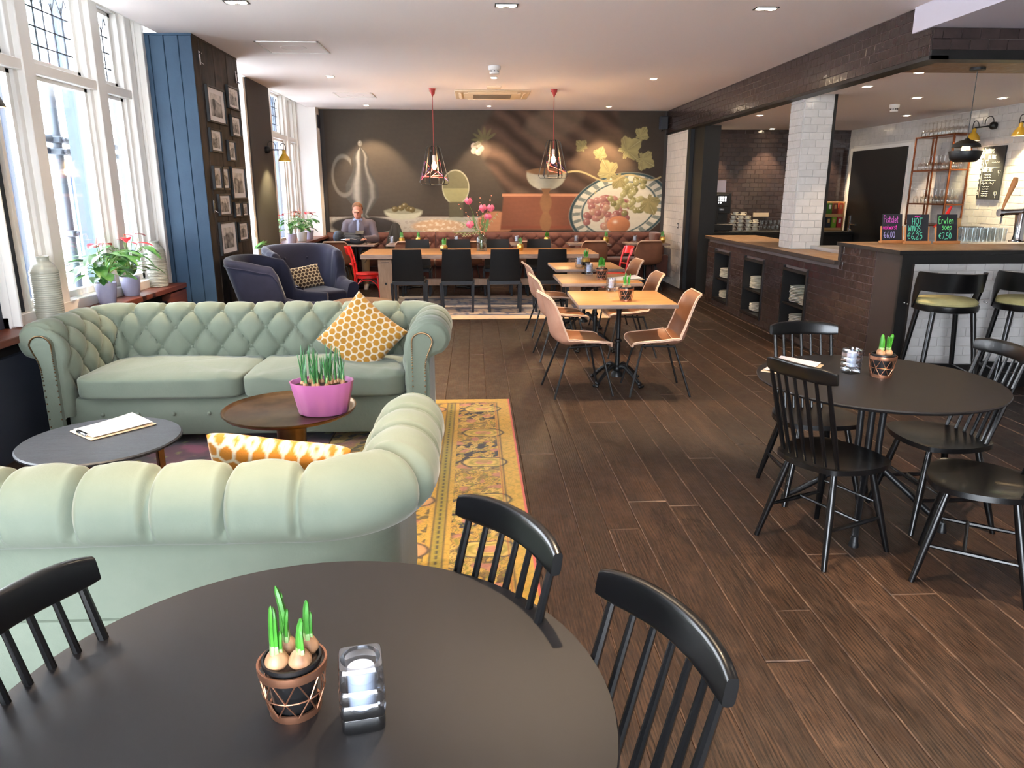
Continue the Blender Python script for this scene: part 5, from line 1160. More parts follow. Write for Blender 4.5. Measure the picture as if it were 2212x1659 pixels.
for k, a in enumerate(PH): photo(*a[:4], a[4], k)
# ================================================================ bar counter
bc = thing('bar_counter', 'dark brown tiled bar counter with plate niches, higher white-tiled front', 'counter', (0, 0, 0))
XF = XR + .02; NI = [(10.185, 10.836), (8.949, 9.62), (7.727, 8.367)]
b = MB(); b.box(((XF + .37 + 4.25) / 2, (11.2 + 7.07) / 2, .47), (4.25 - XF - .37, 11.2 - 7.07 - .08, .94))   # core behind the niches
b.box(((XF + 4.25) / 2 + .01, 11.185, .48), (.70, .03, .96)); b.box(((XF + 4.25) / 2 + .01, 7.09, .48), (.70, .03, .96))
ys = [11.2] + [e for n_ in NI for e in (n_[1], n_[0])] + [7.07]
for i in range(0, len(ys), 2): b.box((XF + .19, (ys[i] + ys[i + 1]) / 2, .48), (.36, abs(ys[i] - ys[i + 1]), .96))
for n_ in NI: b.box((XF + .19, sum(n_) / 2, .88), (.36, n_[1] - n_[0], .16)); b.box((XF + .19, sum(n_) / 2, .05), (.36, n_[1] - n_[0], .10))
b.box(((XF + 4.25) / 2, (7.07 + 6.42) / 2, .57), (4.25 - XF, .65, 1.14)); b.build('carcass', 'grout_brown', bc, ang=30)
holes = [(11.2 - n_[1], 11.2 - n_[0], .08, .80) for n_ in NI]
tiles(bc, (XF, 11.2, .012), (0, -1, 0), (0, 0, 1), 11.2 - 6.42, 1.125, 'brown_tile', holes=holes + [(0, 4.13, .94, 2)], maxn=290, jit=.016)
for n_ in NI:
    b = MB(); y0, y1 = n_; w_ = .025
    for yy in (y0 + w_ / 2 - .001, y1 - w_ / 2 + .001): b.box((XF + .16, yy, .45), (.36, w_, .76))
    for zz in (.11, .79): b.box((XF + .16, (y0 + y1) / 2, zz), (.362, y1 - y0 + .002, .03))
    b.box((XF + .17, (y0 + y1) / 2, .405), (.34, y1 - y0, .022)); b.box((XF + .345, (y0 + y1) / 2, .45), (.01, y1 - y0, .76)); b.build('niche', 'black_laminate', bc)
b = MB(); b.box((3.88, (11.22 + 7.07) / 2, .975), (.78, 11.22 - 7.07, .045), ch=.003); b.m = [0 if sum(b.v[i][2] for i in f) / len(f) > .996 else 1 for f in b.f]; b.build('low_worktop', ['worktop_brown', 'dark_brown_panel'], bc, ang=20)
b = MB(); b.box((XF - .005, 7.06, 1.06), (.03, .03, .22)); b.box((3.9, 7.075, 1.06), (.74, .02, .2)); b.build('step_edge', 'dark_brown_panel', bc)
b = MB(); b.box((3.885, 6.93, 1.155), (.76, .32, .035), ch=.001); b.box((5.075, 6.38, 1.155), (3.14, .78, .035), ch=.001); b.m = [0 if sum(b.v[i][2] for i in f) / len(f) > 1.17 else 1 for f in b.f]; b.build('bar_top', ['worktop_brown', 'black_laminate'], bc, ang=20)
b = MB(); b.box((XF + .05, 6.21, .57), (.1, .42, 1.14)); b.build('corner_panel', 'dark_brown_panel', bc)
b = MB(); b.box((XF + .03, 6.005, .57), (.09, .03, 1.14)); b.box((5.1, 6.0, 1.10), (3.14, .03, .075)); b.box((5.1, 6.0, .10), (3.14, .04, .20)); b.build('front_frame', 'black_laminate', bc)
b = MB(); b.box((5.15, 6.12, .57), (3.0, .2, 1.12)); b.build('front_body', 'grout_white', bc)
tiles(bc, (XF + .075, 6.02, .20), (1, 0, 0), (0, 0, 1), 1.75, .865, 'white_tile', tw=.16, th=.08, maxn=290, jit=.006)
# white tiled post standing on the counter
po = struct(slab2('trim_10', (3.66, 8.48, .998), (3.99, 8.83, 2.68), 'grout_white'))
tiles(po, (3.66, 8.48, 1.0), (1, 0, 0), (0, 0, 1), .33, 1.68, 'white_tile', maxn=200, jit=.006, th=.08, tw=.16); tiles(po, (3.66, 8.83, 1.0), (0, -1, 0), (0, 0, 1), .35, 1.68, 'white_tile', maxn=200, jit=.006, th=.08, tw=.16)
slab2('edge_strip', (3.99, 8.47, 1.0), (4.02, 8.84, 2.68), 'black_laminate', po)
b = MB(); b.box((4.02, 7.95, 1.02), (.3, 1.0, .04)); tr = tag(b.build('serving_tray', 'steel_white'), 'long steel tray on the low counter beside the white post', 'tray')
# back counter under the brown tiles
bk = thing('back_counter', 'black back counter with a drawer under the brown tiled wall', 'counter', (0, 0, 0))
slab2('body', (3.88, 12.78, 0), (6.58, 13.335, .93), 'black_laminate', bk); slab2('top', (3.86, 12.74, .93), (6.58, 13.34, .965), 'black_laminate', bk, ch=.003); slab2('drawer', (6.02, 12.765, .70), (6.56, 12.785, .90), 'black_laminate', bk, ch=.003)
b = MB(); b.tube([(6.2, 12.77, .82), (6.2, 12.74, .82), (6.38, 12.74, .82), (6.38, 12.77, .82)], .006, 6); b.build('handle', 'chrome', bk)
tag(slab2('tall_panel', (3.62, 12.0, 0), (3.88, 12.54, 2.64), 'black_laminate'), 'black panel in the passage between bar and white wall', 'panel')
# plates in the niches
pl_me = MB().lathe([(0, 0), (.07, 0), (.10, .012), (.125, .018), (.122, .022), (.07, .008), (0, .006)], 28, cap=False).mesh('plate', 'cream_china', 50); pn = 0
for (y, z0, n, lb) in ((10.66, .417, 8, 'upper shelf of the far niche'), (10.64, .126, 6, 'lower shelf of the far niche'), (9.44, .417, 9, 'upper shelf of the middle niche'), (9.40, .126, 6, 'lower shelf of the middle niche'), (8.20, .417, 11, 'upper shelf of the near niche'), (7.94, .417, 6, 'upper shelf of the near niche, right stack'), (8.16, .126, 9, 'lower shelf of the near niche')):
    for i in range(n): o = obj('plate', pl_me, None, (XF + .15 + random.uniform(-.004, .004), y + random.uniform(-.004, .004), z0 + i * .0165)); tag(o, 'cream plate, %s from the bottom on the %s' % (ORD[i], lb), 'plate', 'stacked plates, ' + lb)
# ---- lettering: single-stroke hand letters, unit height
GL = {'P': [(0, 0, 0, 1, .4, .95, .48, .75, .35, .55, 0, .5)], 'i': [(0, 0, 0, .55), (0, .75, .02, .78)], 's': [(.35, .55, .1, .58, .02, .45, .3, .25, .3, .08, 0, 0)], 't': [(.12, .95, .12, .1, .25, 0), (-.05, .62, .32, .64)], 'o': [(.2, 0, .02, .15, .02, .42, .2, .57, .4, .42, .4, .15, .2, 0)], 'l': [(0, 1, 0, .1, .1, 0)], 'e': [(0, .3, .38, .32, .3, .55, .1, .55, 0, .3, .05, .06, .2, 0, .38, .08)], 'r': [(0, 0, 0, .55), (0, .35, .15, .55, .32, .52)], 'k': [(0, 0, 0, 1), (.35, .55, 0, .28, .38, 0)], 'w': [(0, .55, .12, 0, .27, .45, .42, 0, .55, .55)], 'n': [(0, 0, 0, .55), (0, .38, .2, .56, .34, .45, .36, 0)], 'p': [(0, -.35, 0, .55), (0, .42, .25, .56, .4, .35, .3, .05, 0, .08)],
 'E': [(.45, 1, .05, .97, .02, .05, .48, 0), (.03, .52, .38, .54)], 'H': [(0, 0, 0, 1), (.45, 0, .45, 1), (0, .5, .45, .5)], 'O': [(.28, 0, .03, .25, .03, .75, .28, 1, .52, .75, .52, .25, .28, 0)], 'T': [(.25, 0, .25, 1), (-.05, 1, .55, 1)], 'W': [(0, 1, .15, 0, .32, .7, .5, 0, .66, 1)], 'I': [(0, 0, 0, 1)], 'N': [(0, 0, 0, 1, .45, 0, .45, 1)], 'G': [(.48, .85, .3, 1, .05, .75, .05, .25, .28, 0, .48, .2, .48, .45, .28, .45)], 'S': [(.42, .9, .22, 1, .03, .85, .08, .6, .38, .42, .42, .15, .2, 0, 0, .1)], 'A': [(0, 0, .22, 1, .46, 0), (.1, .4, .38, .4)], 'B': [(0, 0, 0, 1, .32, .92, .32, .6, 0, .52, .4, .42, .4, .1, 0, 0)], 'Y': [(0, 1, .22, .5, .22, 0), (.45, 1, .22, .5)], 'C': [(.45, .85, .25, 1, .04, .7, .04, .3, .25, 0, .46, .15)], 'K': [(0, 0, 0, 1), (.42, 1, 0, .45, .45, 0)], 'L': [(0, 1, 0, 0, .4, 0)], 'R': [(0, 0, 0, 1, .4, .9, .38, .58, 0, .5, .45, 0)], 'Z': [(0, 1, .42, 1, 0, 0, .45, 0)], "'": [(.02, 1, 0, .8)], 'M': [(0, 0, .05, 1, .25, .4, .45, 1, .5, 0)],
 '€': [(.5, .85, .3, .95, .1, .7, .1, .3, .3, .05, .52, .15), (-.05, .6, .4, .6), (-.05, .42, .36, .42)], '6': [(.35, 1, .1, .6, .03, .25, .2, 0, .4, .15, .36, .42, .08, .38)], '0': [(.2, 0, .02, .25, .03, .75, .22, 1, .4, .75, .4, .25, .2, 0)], '7': [(0, 1, .42, 1, .15, 0)], '5': [(.42, 1, .08, .98, .05, .58, .35, .6, .42, .25, .25, 0, .02, .06)], '2': [(.03, .8, .2, 1, .4, .8, .3, .5, 0, 0, .45, 0)], ',': [(.05, .08, -.02, -.15)], '-': [(0, .45, .3, .45)]}
def write(b, text, x, z, h, y, mi=0, r=.0022, wd=.62, sl=0):
    for ch in text:
        if ch == ' ': x += h * .4; continue
        mx = 0
        for st in GL[ch]:
            pts = [(x + (st[i] + sl * st[i + 1]) * h, y, z + st[i + 1] * h) for i in range(0, len(st), 2)]; mx = max(mx, max(st[0::2]))
            b.tube(spline(pts, 4 * len(pts)) if len(pts) > 2 else pts, r, 5, mi=mi)
        x += (mx + .22) * h
    return x
def squiggle(b, x, z, w_, h, y, r):
    k = max(6, int(w_ / h * 2.2)); b.tube([(x + w_ * i / k, y, z + h * (.5 + .5 * math.sin(i * 2.4) * math.cos(i * 1.1))) for i in range(k + 1)], r, 5)
def easel_board(label, loc, rz, lines):
    t = thing('chalkboard', label, 'chalkboard', loc, rz); W, Hh = .20, .25; tl = R(-10)
    T = Matrix.Translation((0, 0, .02)) @ Matrix.Rotation(tl, 4, 'X')
    b = MB(); b.M = T; b.box((0, 0, Hh / 2), (W, .005, Hh), ch=.001); b.build('slate', 'chalk_slate', t)
    b = MB(); b.box((0, 0, .011), (W + .035, .06, .02), ch=.003); b.box((0, -.025, .022), (W + .035, .008, .012), ch=.002)
    for s in (-1, 1): b.M = T; b.box((s * (W / 2 + .006), .006, .065), (.014, .014, .15), ch=.003)
    b.M = Matrix.Identity(4); b.box((0, .06, .011), (.025, .11, .018), ch=.002); b.build('stand', 'easel_wood', t)
    ms = []; 
    for k, (tx, x, z, h, m, wd) in enumerate(lines):
        b = MB(); b.M = T @ Matrix.Diagonal((wd, 1, 1, 1)); squiggle(b, x / wd, z, .055, h, -.0042, .003) if tx == '~' else write(b, tx, x / wd, z, h, -.0042, 0, .0024); b.build('lettering', m, t)
    return t
easel_board('small chalkboard reading Pistolet rookworst, leftmost of three on the bar', (3.93, 6.88, 1.172), R(4), [('Pistolet', -.085, .172, .062, 'chalk_pink', .58), ('rookworst', -.094, .108, .044, 'chalk_hotpink', .6), ('€6,00', -.085, .03, .055, 'chalk_lav', .75)])
easel_board('small chalkboard reading HOT WINGS, middle of three on the bar', (4.10, 6.76, 1.172), R(-3), [('HOT', -.05, .158, .058, 'chalk_mint', .8), ('WINGS', -.085, .095, .052, 'chalk_mint', .72), ('€6,25', -.09, .025, .058, 'chalk_mint', .85), ('~', -.03, .218, .022, 'chalk_hotpink', .9)])
easel_board('small chalkboard reading Erwten soep, rightmost of three on the bar', (4.385, 6.76, 1.172), R(3), [('Erwten', -.085, .165, .065, 'chalk_green', .62), ('soep', -.05, .11, .058, 'chalk_green', .72), ('€7,50', -.08, .025, .055, 'chalk_mint', .8)])
# ---- framed cocktail board on the white wall
t = thing('menu_board', 'black cocktail menu board with white lettering on the white tiled wall', 'board', (6.628, 9.51, 1.54)); W, Hh = .43, .66
MB().box((0, 0, Hh / 2), (.02, W, Hh), ch=.003).build('panel', 'chalk_slate', t)
b = MB(); b.M = Matrix.Translation((-.0125, 0, 0)) @ Matrix.Rotation(R(-90), 4, 'Z')
def wl(tx, x, z, h, wd=1, r=.0035): b.M = Matrix.Translation((-.0125, 0, 0)) @ Matrix.Rotation(R(-90), 4, 'Z') @ Matrix.Diagonal((wd, 1, 1, 1)); write(b, tx, x / wd, z, h, 0, 0, r)
def sq_(x, z, w_, h): b.M = Matrix.Translation((-.0125, 0, 0)) @ Matrix.Rotation(R(-90), 4, 'Z'); squiggle(b, x, z, w_, h, 0, .0022)
wl("BOBBY'S", -.14, .575, .05, .75); wl('GIN TONIC', -.08, .505, .045, .65); wl('APEROL SPRITZ', -.15, .345, .04, .6); sq_(.0, .45, .15, .02)
for k, ch in enumerate('COCKTAILS'): wl(ch, -.20, .59 - k * .066, .034, .8)
for k in range(3): sq_(-.11 + .01 * k, .30 - k * .032, .12, .018)
sq_(-.15, .185, .24, .034)
for k in range(5): sq_(-.12, .15 - k * .028, .13, .016)
b.M = Matrix.Translation((-.0125, 0, 0)) @ Matrix.Rotation(R(-90), 4, 'Z')
b.tube([(-.165, 0, .02), (-.165, 0, .64)], .002, 5); b.tube([(-.15, 0, .40), (.17, 0, .40)], .0018, 5); b.tube([(-.15, 0, .235), (.12, 0, .235)], .0018, 5)
for (cx, cz, s) in ((-.10, .44, .05), (.16, .32, .04), (.15, .05, .045)): b.tube([(cx - .6 * s, 0, cz + s), (cx + .6 * s, 0, cz + s), (cx + .4 * s, 0, cz + .3 * s), (cx, 0, cz), (cx - .4 * s, 0, cz + .3 * s)], .0025, 5, closed=True); b.tube([(cx, 0, cz), (cx, 0, cz - .6 * s)], .0025, 5)
b.build('lettering', 'chalk_white', t)
# ---- copper glass rack with glasses
rk = thing('glass_rack', 'copper tube shelf rack for glasses on the white tiled wall', 'rack', (6.40, 10.27, 1.17)); ya, yb, ym = -.43, .43, -.05; xa, xb = -.12, .13
for y in (ya, ym, yb):
    for x in (xa, xb): MB().box((x, y, .605), (.018, .018, 1.21)).build('upright', 'copper_tube', rk)
for z in (.02, .30, .75, 1.2):
    b = MB(); b.box((0, 0, z), (.25, .86, .012)); b.build('shelf', 'copper_tube' if z > .1 else 'oak_side', rk)
    b = MB()
    for x in (xa, xb): b.box((x, 0, z), (.018, .87, .018))
    for y in (ya, yb): b.box((0, y, z), (.25, .018, .018))
    b.build('shelf_rail', 'copper_tube', rk)
def stem_glass(rr_=.036, hh=.19, up=False):
    pr = [(.031, 0), (.031, .003), (.006, .008), (.0045, .07), (.006, .085), (.026, .10), (rr_, .13), (rr_, .155), (.030, hh)]
    pr = pr if up else [(r, hh - z) for r, z in pr[::-1]]
    return MB().lathe(pr, 16, cap=False).mesh('wine_glass', 'rack_glass', 60)
wg = stem_glass(); rg2 = random.Random(4)
for z, lb in ((.756, 'middle shelf of the copper rack'), (.306, 'lower shelf of the copper rack'), (1.206, 'top of the copper rack')):
    for j in range(9):
        for i in range(2):
            y = -.37 + j * .092
            if abs(y - ym) < .03: continue
            o = obj('wine_glass', wg, None, (6.40 + (-.05 + i * .11), 10.27 + y, 1.17 + z)); tag(o, 'clear stem glass, %s from the right, %s row, %s' % (ORD[j], ('front', 'back')[i], lb), 'glass', 'stem glasses, ' + lb)
tum = MB().lathe([(0, 0), (.029, 0), (.034, .13), (.032, .13), (.027, .012), (0, .012)], 16, cap=False).mesh('tumbler', 'drink_glass', 50)
for j in range(6):
    for i in range(3): o = obj('tumbler', tum, None, (4.70 + j * .075 + (i % 2) * .02, 6.98 + i * .08, 1.172)); tag(o, 'clear tall bar glass by the tap, %s from left, %s row' % (ORD[j], ('front', 'middle', 'back')[i]), 'glass', 'tall glasses on the bar')
# ---- beer tap
t = thing('beer_tap', 'chrome beer tap with green lit emblem and wooden handle on the bar', 'beer tap', (5.26, 7.02, 1.172))
MB().lathe([(.075, 0), (.075, .01), (.05, .02), (.042, .06), (.048, .2), (.055, .27), (.04, .29), (0, .29)], 24, cap=False).build('column', 'chrome', t)
b = MB(); b.cyl((.02, -.01, .285), (-.23, -.01, .275), .028, n=16); b.cyl((-.24, -.01, .275), (-.20, -.01, .275), .036, n=16); b.cyl((-.20, -.01, .26), (-.205, -.01, .17), .008, n=8); b.build('spout_arm', 'chrome', t)
MB().tube([(-.21, -.01, .29), (-.195, -.01, .36), (-.13, -.01, .56), (-.125, -.01, .60)], [.010, .014, .028, .02], 10).build('handle', 'easel_wood', t)
b = MB(); b.M = Matrix.Translation((.06, -.03, .31)) @ Matrix.Rotation(R(90), 4, 'X'); b.lathe([(0, -.02), (.06, -.02), (.066, 0), (.06, .02), (0, .02)], 24, cap=False); b.build('emblem_housing', 'chrome', t)
b = MB(); b.M = Matrix.Translation((.06, -.052, .31)) @ Matrix.Rotation(R(90), 4, 'X'); b.lathe([(0, -.002), (.052, -.002), (.052, .002), (0, .004)], 24, cap=False); b.build('emblem', 'tap_green', t)
b = MB(); b.box((.06, -.058, .312), (.085, .003, .016)); b.build('emblem_band', 'chalk_white', t)
# ---- citrus press, black tray, sticks, bowls, box on the bar
t = thing('juice_squeezer', 'red hand squeezer standing behind the chalkboards', 'squeezer', (4.62, 7.22, 1.172))
MB().lathe([(.045, 0), (.045, .015), (.03, .03), (.028, .16), (0, .16)], 16, cap=False).build('pot', 'plastic_black', t); b = MB(); b.tube([(0, 0, .12), (.03, 0, .26), (.06, 0, .33)], [.014, .018, .012], 8); b.lathe([(0, .17), (.04, .175), (.045, .2), (.02, .23), (0, .23)], 16, (.0, 0, 0), cap=False); b.tube([(0, 0, .2), (-.09, 0, .13)], .008, 6); b.build('lever', 'red_paint', t)
tag(MB().box((4.95, 7.30, 1.24), (.30, .2, .13), ch=.05, seg=3).build('card_reader_tray', 'plastic_black'), 'low black rounded box behind the tall glasses', 'box')
tag(MB().box((4.78, 7.36, 1.28), (.16, .12, .21), ch=.006).build('cardboard_box', 'kraft'), 'cream cardboard box behind the red squeezer', 'box')
for k in range(12): a = random.uniform(-.05, .05); o = MB().box((0, 0, .075), (.012, .012, .15), rot=(a, random.uniform(-.06, .06), 0)).build('snack_stick', 'kraft', None, loc=(5.46 + (k % 4) * .018, 7.10 + (k // 4) * .02, 1.18)); tag(o, 'kraft sugar stick right of the beer tap, %s from the left, %s row' % (ORD[k % 4], ('front', 'middle', 'back')[k // 4]), 'stick', 'sugar sticks by the tap')
for x, r_ in ((5.62, .05), (5.74, .045), (5.86, .05)): o = MB().lathe([(0, 0), (r_ * .5, 0), (r_, .06), (r_ * .95, .06), (r_ * .45, .008), (0, .008)], 20, cap=False).build('glass_bowl', 'drink_glass', None, loc=(x, 6.98, 1.172)); tag(o, 'small glass bowl at the right end of the bar top, %s from the tap' % ORD[int((x - 5.6) / .11)], 'bowl', 'glass bowls on the bar')
tag(MB().box((5.5, 6.76, 1.176), (.62, .12, .008), ch=.002).build('copper_tray', 'copper'), 'flat copper tray strip at the front of the bar right end', 'tray')
# ---- coffee corner
t = thing('coffee_machine', 'black coffee machine with lit touch screen on the back counter', 'coffee machine', (4.20, 13.02, .965))
slab2('body', (-.34, -.22, .02), (-.02, .28, .62), 'plastic_black', t, ch=.01); slab2('brew_unit', (-.02, -.1, .30), (.24, .25, .65), 'plastic_black', t, ch=.01); slab2('back_panel', (-.02, .06, .05), (.24, .27, .32), 'plastic_black', t); slab2('drip_tray', (-.14, -.24, .02), (.25, .06, .13), 'plastic_black', t, ch=.006)
slab2('touch_screen', (-.09, -.125, .42), (.19, -.10, .63), 'plastic_black', t, ch=.008); slab2('status_light', (-.135, -.135, .46), (-.12, -.10, .58), 'green_light', t); b = MB()
for r_ in range(2):
    for q in range(4): b.box((.0 + q * .042, -.128, .575 - r_ * .05), (.026, .004, .032))
for q in range(2): b.box((.005 + q * .042, -.128, .485), (.022, .004, .02))
b.build('screen_icons', 'screen_glow', t); b = MB(); b.box((.08, -.11, .37), (.07, .03, .03)); b.build('spout', 'chrome', t); slab2('side_trim', (-.10, -.13, .31), (-.09, -.12, .40), 'chrome', t); slab2('hopper', (-.22, .0, .62), (-.04, .22, .84), 'plastic_black', t, ch=.006); b = MB()
for s in (-1, 1): b.cyl((.05 + s * .16, -.2, 0), (.05 + s * .16, -.2, .03), .012, n=8)
b.build('feet', 'chrome', t); slab2('hopper_label', (-.13, -.004, .72), (-.05, 0, .80), 'chalk_white', t)
tag(MB().box((4.27, 12.98, 1.725), (.15, .004, .20)).build('notice_sheet', 'paper_pink'), 'pale notice sheet standing on top of the coffee machine', 'notice')
cup_b = MB().lathe([(0, 0), (.022, 0), (.04, .03), (.044, .055), (.041, .055), (.036, .03), (0, .006)], 20, cap=False).mesh('cup_body', 'cream_china', 50); cup_h = MB().tube(bz((.041, 0, .045), (.07, 0, .05), (.068, 0, .015), (.036, 0, .018), 8), .004, 6).mesh('handle', 'cream_china', 50); sau = MB().lathe([(0, 0), (.03, 0), (.066, .01), (.065, .013), (.03, .004), (0, .004)], 24, cap=False).mesh('saucer', 'cream_china', 50)
def cup(x, y, z, a, lb):
    o = tag(obj('saucer', sau, None, (x, y, z)), 'cream saucer in the cup stack, ' + lb, 'saucer', 'saucers by the coffee machine'); t = thing('coffee_cup', 'cream cup in the stack by the coffee machine, ' + lb, 'cup', (x, y, z + .0045), a, 'cups by the coffee machine'); obj('cup_body', cup_b, t); obj('handle', cup_h, t)
LV = ['bottom row', 'second row', 'third row', 'fourth row', 'top row']
for lv, xs_ in enumerate(((4.52, 4.66, 4.80, 4.93), (4.52, 4.66, 4.80, 4.93), (4.52, 4.66, 4.80, 4.93), (4.53, 4.66, 4.78), (4.56, 4.70))):
    for q, x in enumerate(xs_): cup(x, 13.02 + .01 * (q % 2), .966 + lv * .067, R(-20 + 10 * q), LV[lv] + ', ' + ['left', 'centre left', 'centre right', 'right'][q])
gm = MB().lathe([(0, 0), (.026, 0), (.033, .03), (.035, .09), (.033, .09), (.03, .03), (0, .01)], 14, cap=False).mesh('latte_glass', 'drink_glass', 50)
for lv in range(2):
    for q in range(7): o = obj('latte_glass', gm, None, (5.03 + q * .075 + lv * .02, 13.02, .966 + lv * .092)); tag(o, 'clear latte glass right of the cream cups, %s row, %s from the left' % (('lower', 'upper')[lv], ORD[q]), 'glass', 'latte glasses by the cups')
t = thing('tea_display', 'wooden display with coloured tea boxes in the bar corner', 'display', (6.32, 13.1, .966)); b = MB(); b.box((0, .03, .25), (.42, .02, .5), ch=.01)
for s in (-1, 1): b.box((s * .205, 0, .25), (.012, .08, .5))
for z in (.01, .25): b.box((0, 0, z), (.42, .08, .012))
b.build('stand', 'kraft', t)
for k, cc in enumerate(((30, 36, 60), (60, 110, 30), (120, 50, 40), (210, 90, 60), (50, 40, 40), (36, 40, 50), (120, 160, 40), (170, 40, 50))):
    pm('tea_%d' % k, S(*cc), .6); b = MB(); x, z = -.15 + (k % 4) * .10, .38 - (k // 4) * .24; b.box((x, 0, z), (.08, .05, .18)); o = b.build('tea_box', 'tea_%d' % k, t)
    MB().box((x, -.028, z + .03), (.04, .004, .07)).build('print', 'chalk_white' if k % 3 == 1 else 'kraft', o)
slab2('socket_strip', (5.0, 13.33, 1.20), (5.28, 13.352, 1.27), 'plastic_cream').__setitem__('label', 'cream socket strip on the brown tiles above the cups'); bpy.data.objects['socket_strip']['category'] = 'socket'
t = thing('light_switch', 'dark wall switch on the white tiled wall end', 'switch', (3.552, 13.0, 1.06)); MB().box((0, 0, 0), (.012, .08, .09), ch=.003).build('plate', 'plastic_black', t); MB().box((-.007, 0, 0), (.006, .04, .05), ch=.002).build('rocker', 'plastic_white', t)
# ================================================================ bar stools
def stool(label, loc, rz):
    t = thing('bar_stool', label, 'bar stool', loc, rz, 'black bar stools at the bar')
    MB().lathe([(0, .735), (.19, .735), (.225, .745), (.23, .76), (.23, .79), (.215, .795), (0, .795)], 40, cap=False).build('seat_ring', 'black_lacquer', t); MB().lathe([(0, .79), (.215, .79), (.222, .81), (.20, .835), (.10, .848), (0, .85)], 40, cap=False).build('seat_pad', 'stool_green', t, ang=60)
    # bent ply back that wraps from side to side, lower at the front
    def bk_(u, v):
        a = R(-205 + 230 * u); e = abs(u - .5) * 2; top = 1.045 if e < .72 else 1.045 - (e - .72) / .28 * .28; bot = .90 if e < .66 else .90 - min(1, (e - .66) / .2) * .15
        return (math.cos(a) * (.238 + .03 * v * (1 - e)), math.sin(a) * (.238 + .035 * v * (1 - e)), bot + (max(top, bot + .06) - bot) * v)
    MB().sheet(bk_, 60, 9, .014).build('backrest', 'black_lacquer', t, ang=60)
    b = MB()
    for sx in (-1, 1):
        for q in (.10, .165): b.sphere((sx * .252, q - .02, .77), .008, 8, 5)
    b.build('screws', 'chrome', t)['kind'] = 'stuff'
    for sx in (-1, 1):
        for sy in (-1, 1): MB().tube([(sx * .145, sy * .145, .745), (sx * .225, sy * .225, 0)], [.021, .017], 12).build('leg', 'black_lacquer', t)
    for (p, q) in (((-1, 1), (1, 1)), ((-1, -1), (1, -1)), ((-1, -1), (-1, 1)), ((1, -1), (1, 1))): MB().box(((p[0] + q[0]) / 2 * .198, (p[1] + q[1]) / 2 * .198, .25), (.40 if p[0] != q[0] else .022, .40 if p[1] != q[1] else .022, .03), ch=.003).build('foot_rail', 'black_lacquer', t)
stool('black bar stool with pale green pad nearest the bar corner', (3.70, 5.60, 0), R(-10)); stool('black bar stool with pale green pad cut by the right picture edge', (4.36, 5.60, 0), R(-18))
# ================================================================ cage pendants over the long table
def cage(label, x, y, zt, zb, rz, ex):
    t = thing('cage_pendant', label, 'pendant lamp', (x, y, CEIL), rz, 'black wire cage pendants'); a, b_ = zt - CEIL, zb - CEIL
    MB().tube([(.0, 0, -.02), (0, 0, a + .0), (0, 0, a - .12)], .0045, 6).build('cord', 'cord_red', t)
    b = MB()
    for k in range(3): an = k * 2.1; b.tube([(0, 0, -.005), (.02 * math.cos(an), .02 * math.sin(an), -.035), (.05 * math.cos(an + .6), .05 * math.sin(an + .6), -.03), (.03, 0, -.07), (0, 0, -.10)], .004, 6)
    b.lathe([(0, 0), (.05, 0), (.045, -.012), (.02, -.07), (.006, -.11)], 12, cap=False); b.build('ceiling_cup', 'cord_red', t)
    for k in range(3):
        an = k * math.pi / 3; c, s = math.cos(an), math.sin(an); rt, rb = .10, .215; pr = [(-rt + .02, a), (rt - .02, a), (rt, a - .025), (rb, b_ + .03), (rb - .025, b_), (-rb + .025, b_), (-rb, b_ + .03), (-rt, a - .025)]
        MB().tube([(c * r_, s * r_, z) for r_, z in pr], .013, 6, closed=True, sq=(1, .45)).build('frame_loop', 'black_matt', t)
    rs = random.Random(int(x * 10)); b = MB(); pp = None
    for k in range(17):
        f = rs.uniform(.12, .85); an = rs.choice(range(6)) * math.pi / 3; r_ = .215 - .115 * f; q = (r_ * math.cos(an), r_ * math.sin(an), b_ + (a - b_) * f * .8)
        if pp: b.tube([pp, q], .0026, 5, mi=0 if k % 4 else 1)
        pp = q
    b.build('wool_thread', ['wool_red', 'wool_violet'], t)
    MB().lathe([(.012, a - .12), (.022, a - .13), (.022, a - .2), (.016, a - .205)], 14).build('socket', 'plastic_white', t)
    MB().lathe([(.012, a - .205), (.018, a - .225), (.034, a - .26), (.036, a - .285), (.022, a - .315), (0, a - .322)], 18, cap=False).build('bulb', 'bulb_glow', t)
    l = bpy.data.lights.new('bulb_light', 'POINT'); l.energy = 16; l.color = (1, .62, .3); l.shadow_soft_size = .04; o = bpy.data.objects.new('bulb_light', l); col.objects.link(o); o.parent = t; o.location = (0, 0, a - .36)
cage('left cage pendant with red thread above the long table', -.575, 11.2, 2.27, 1.74, .25, 0); cage('right cage pendant with red thread above the long table', 1.16, 11.2, 2.36, 1.83, .8, 0)
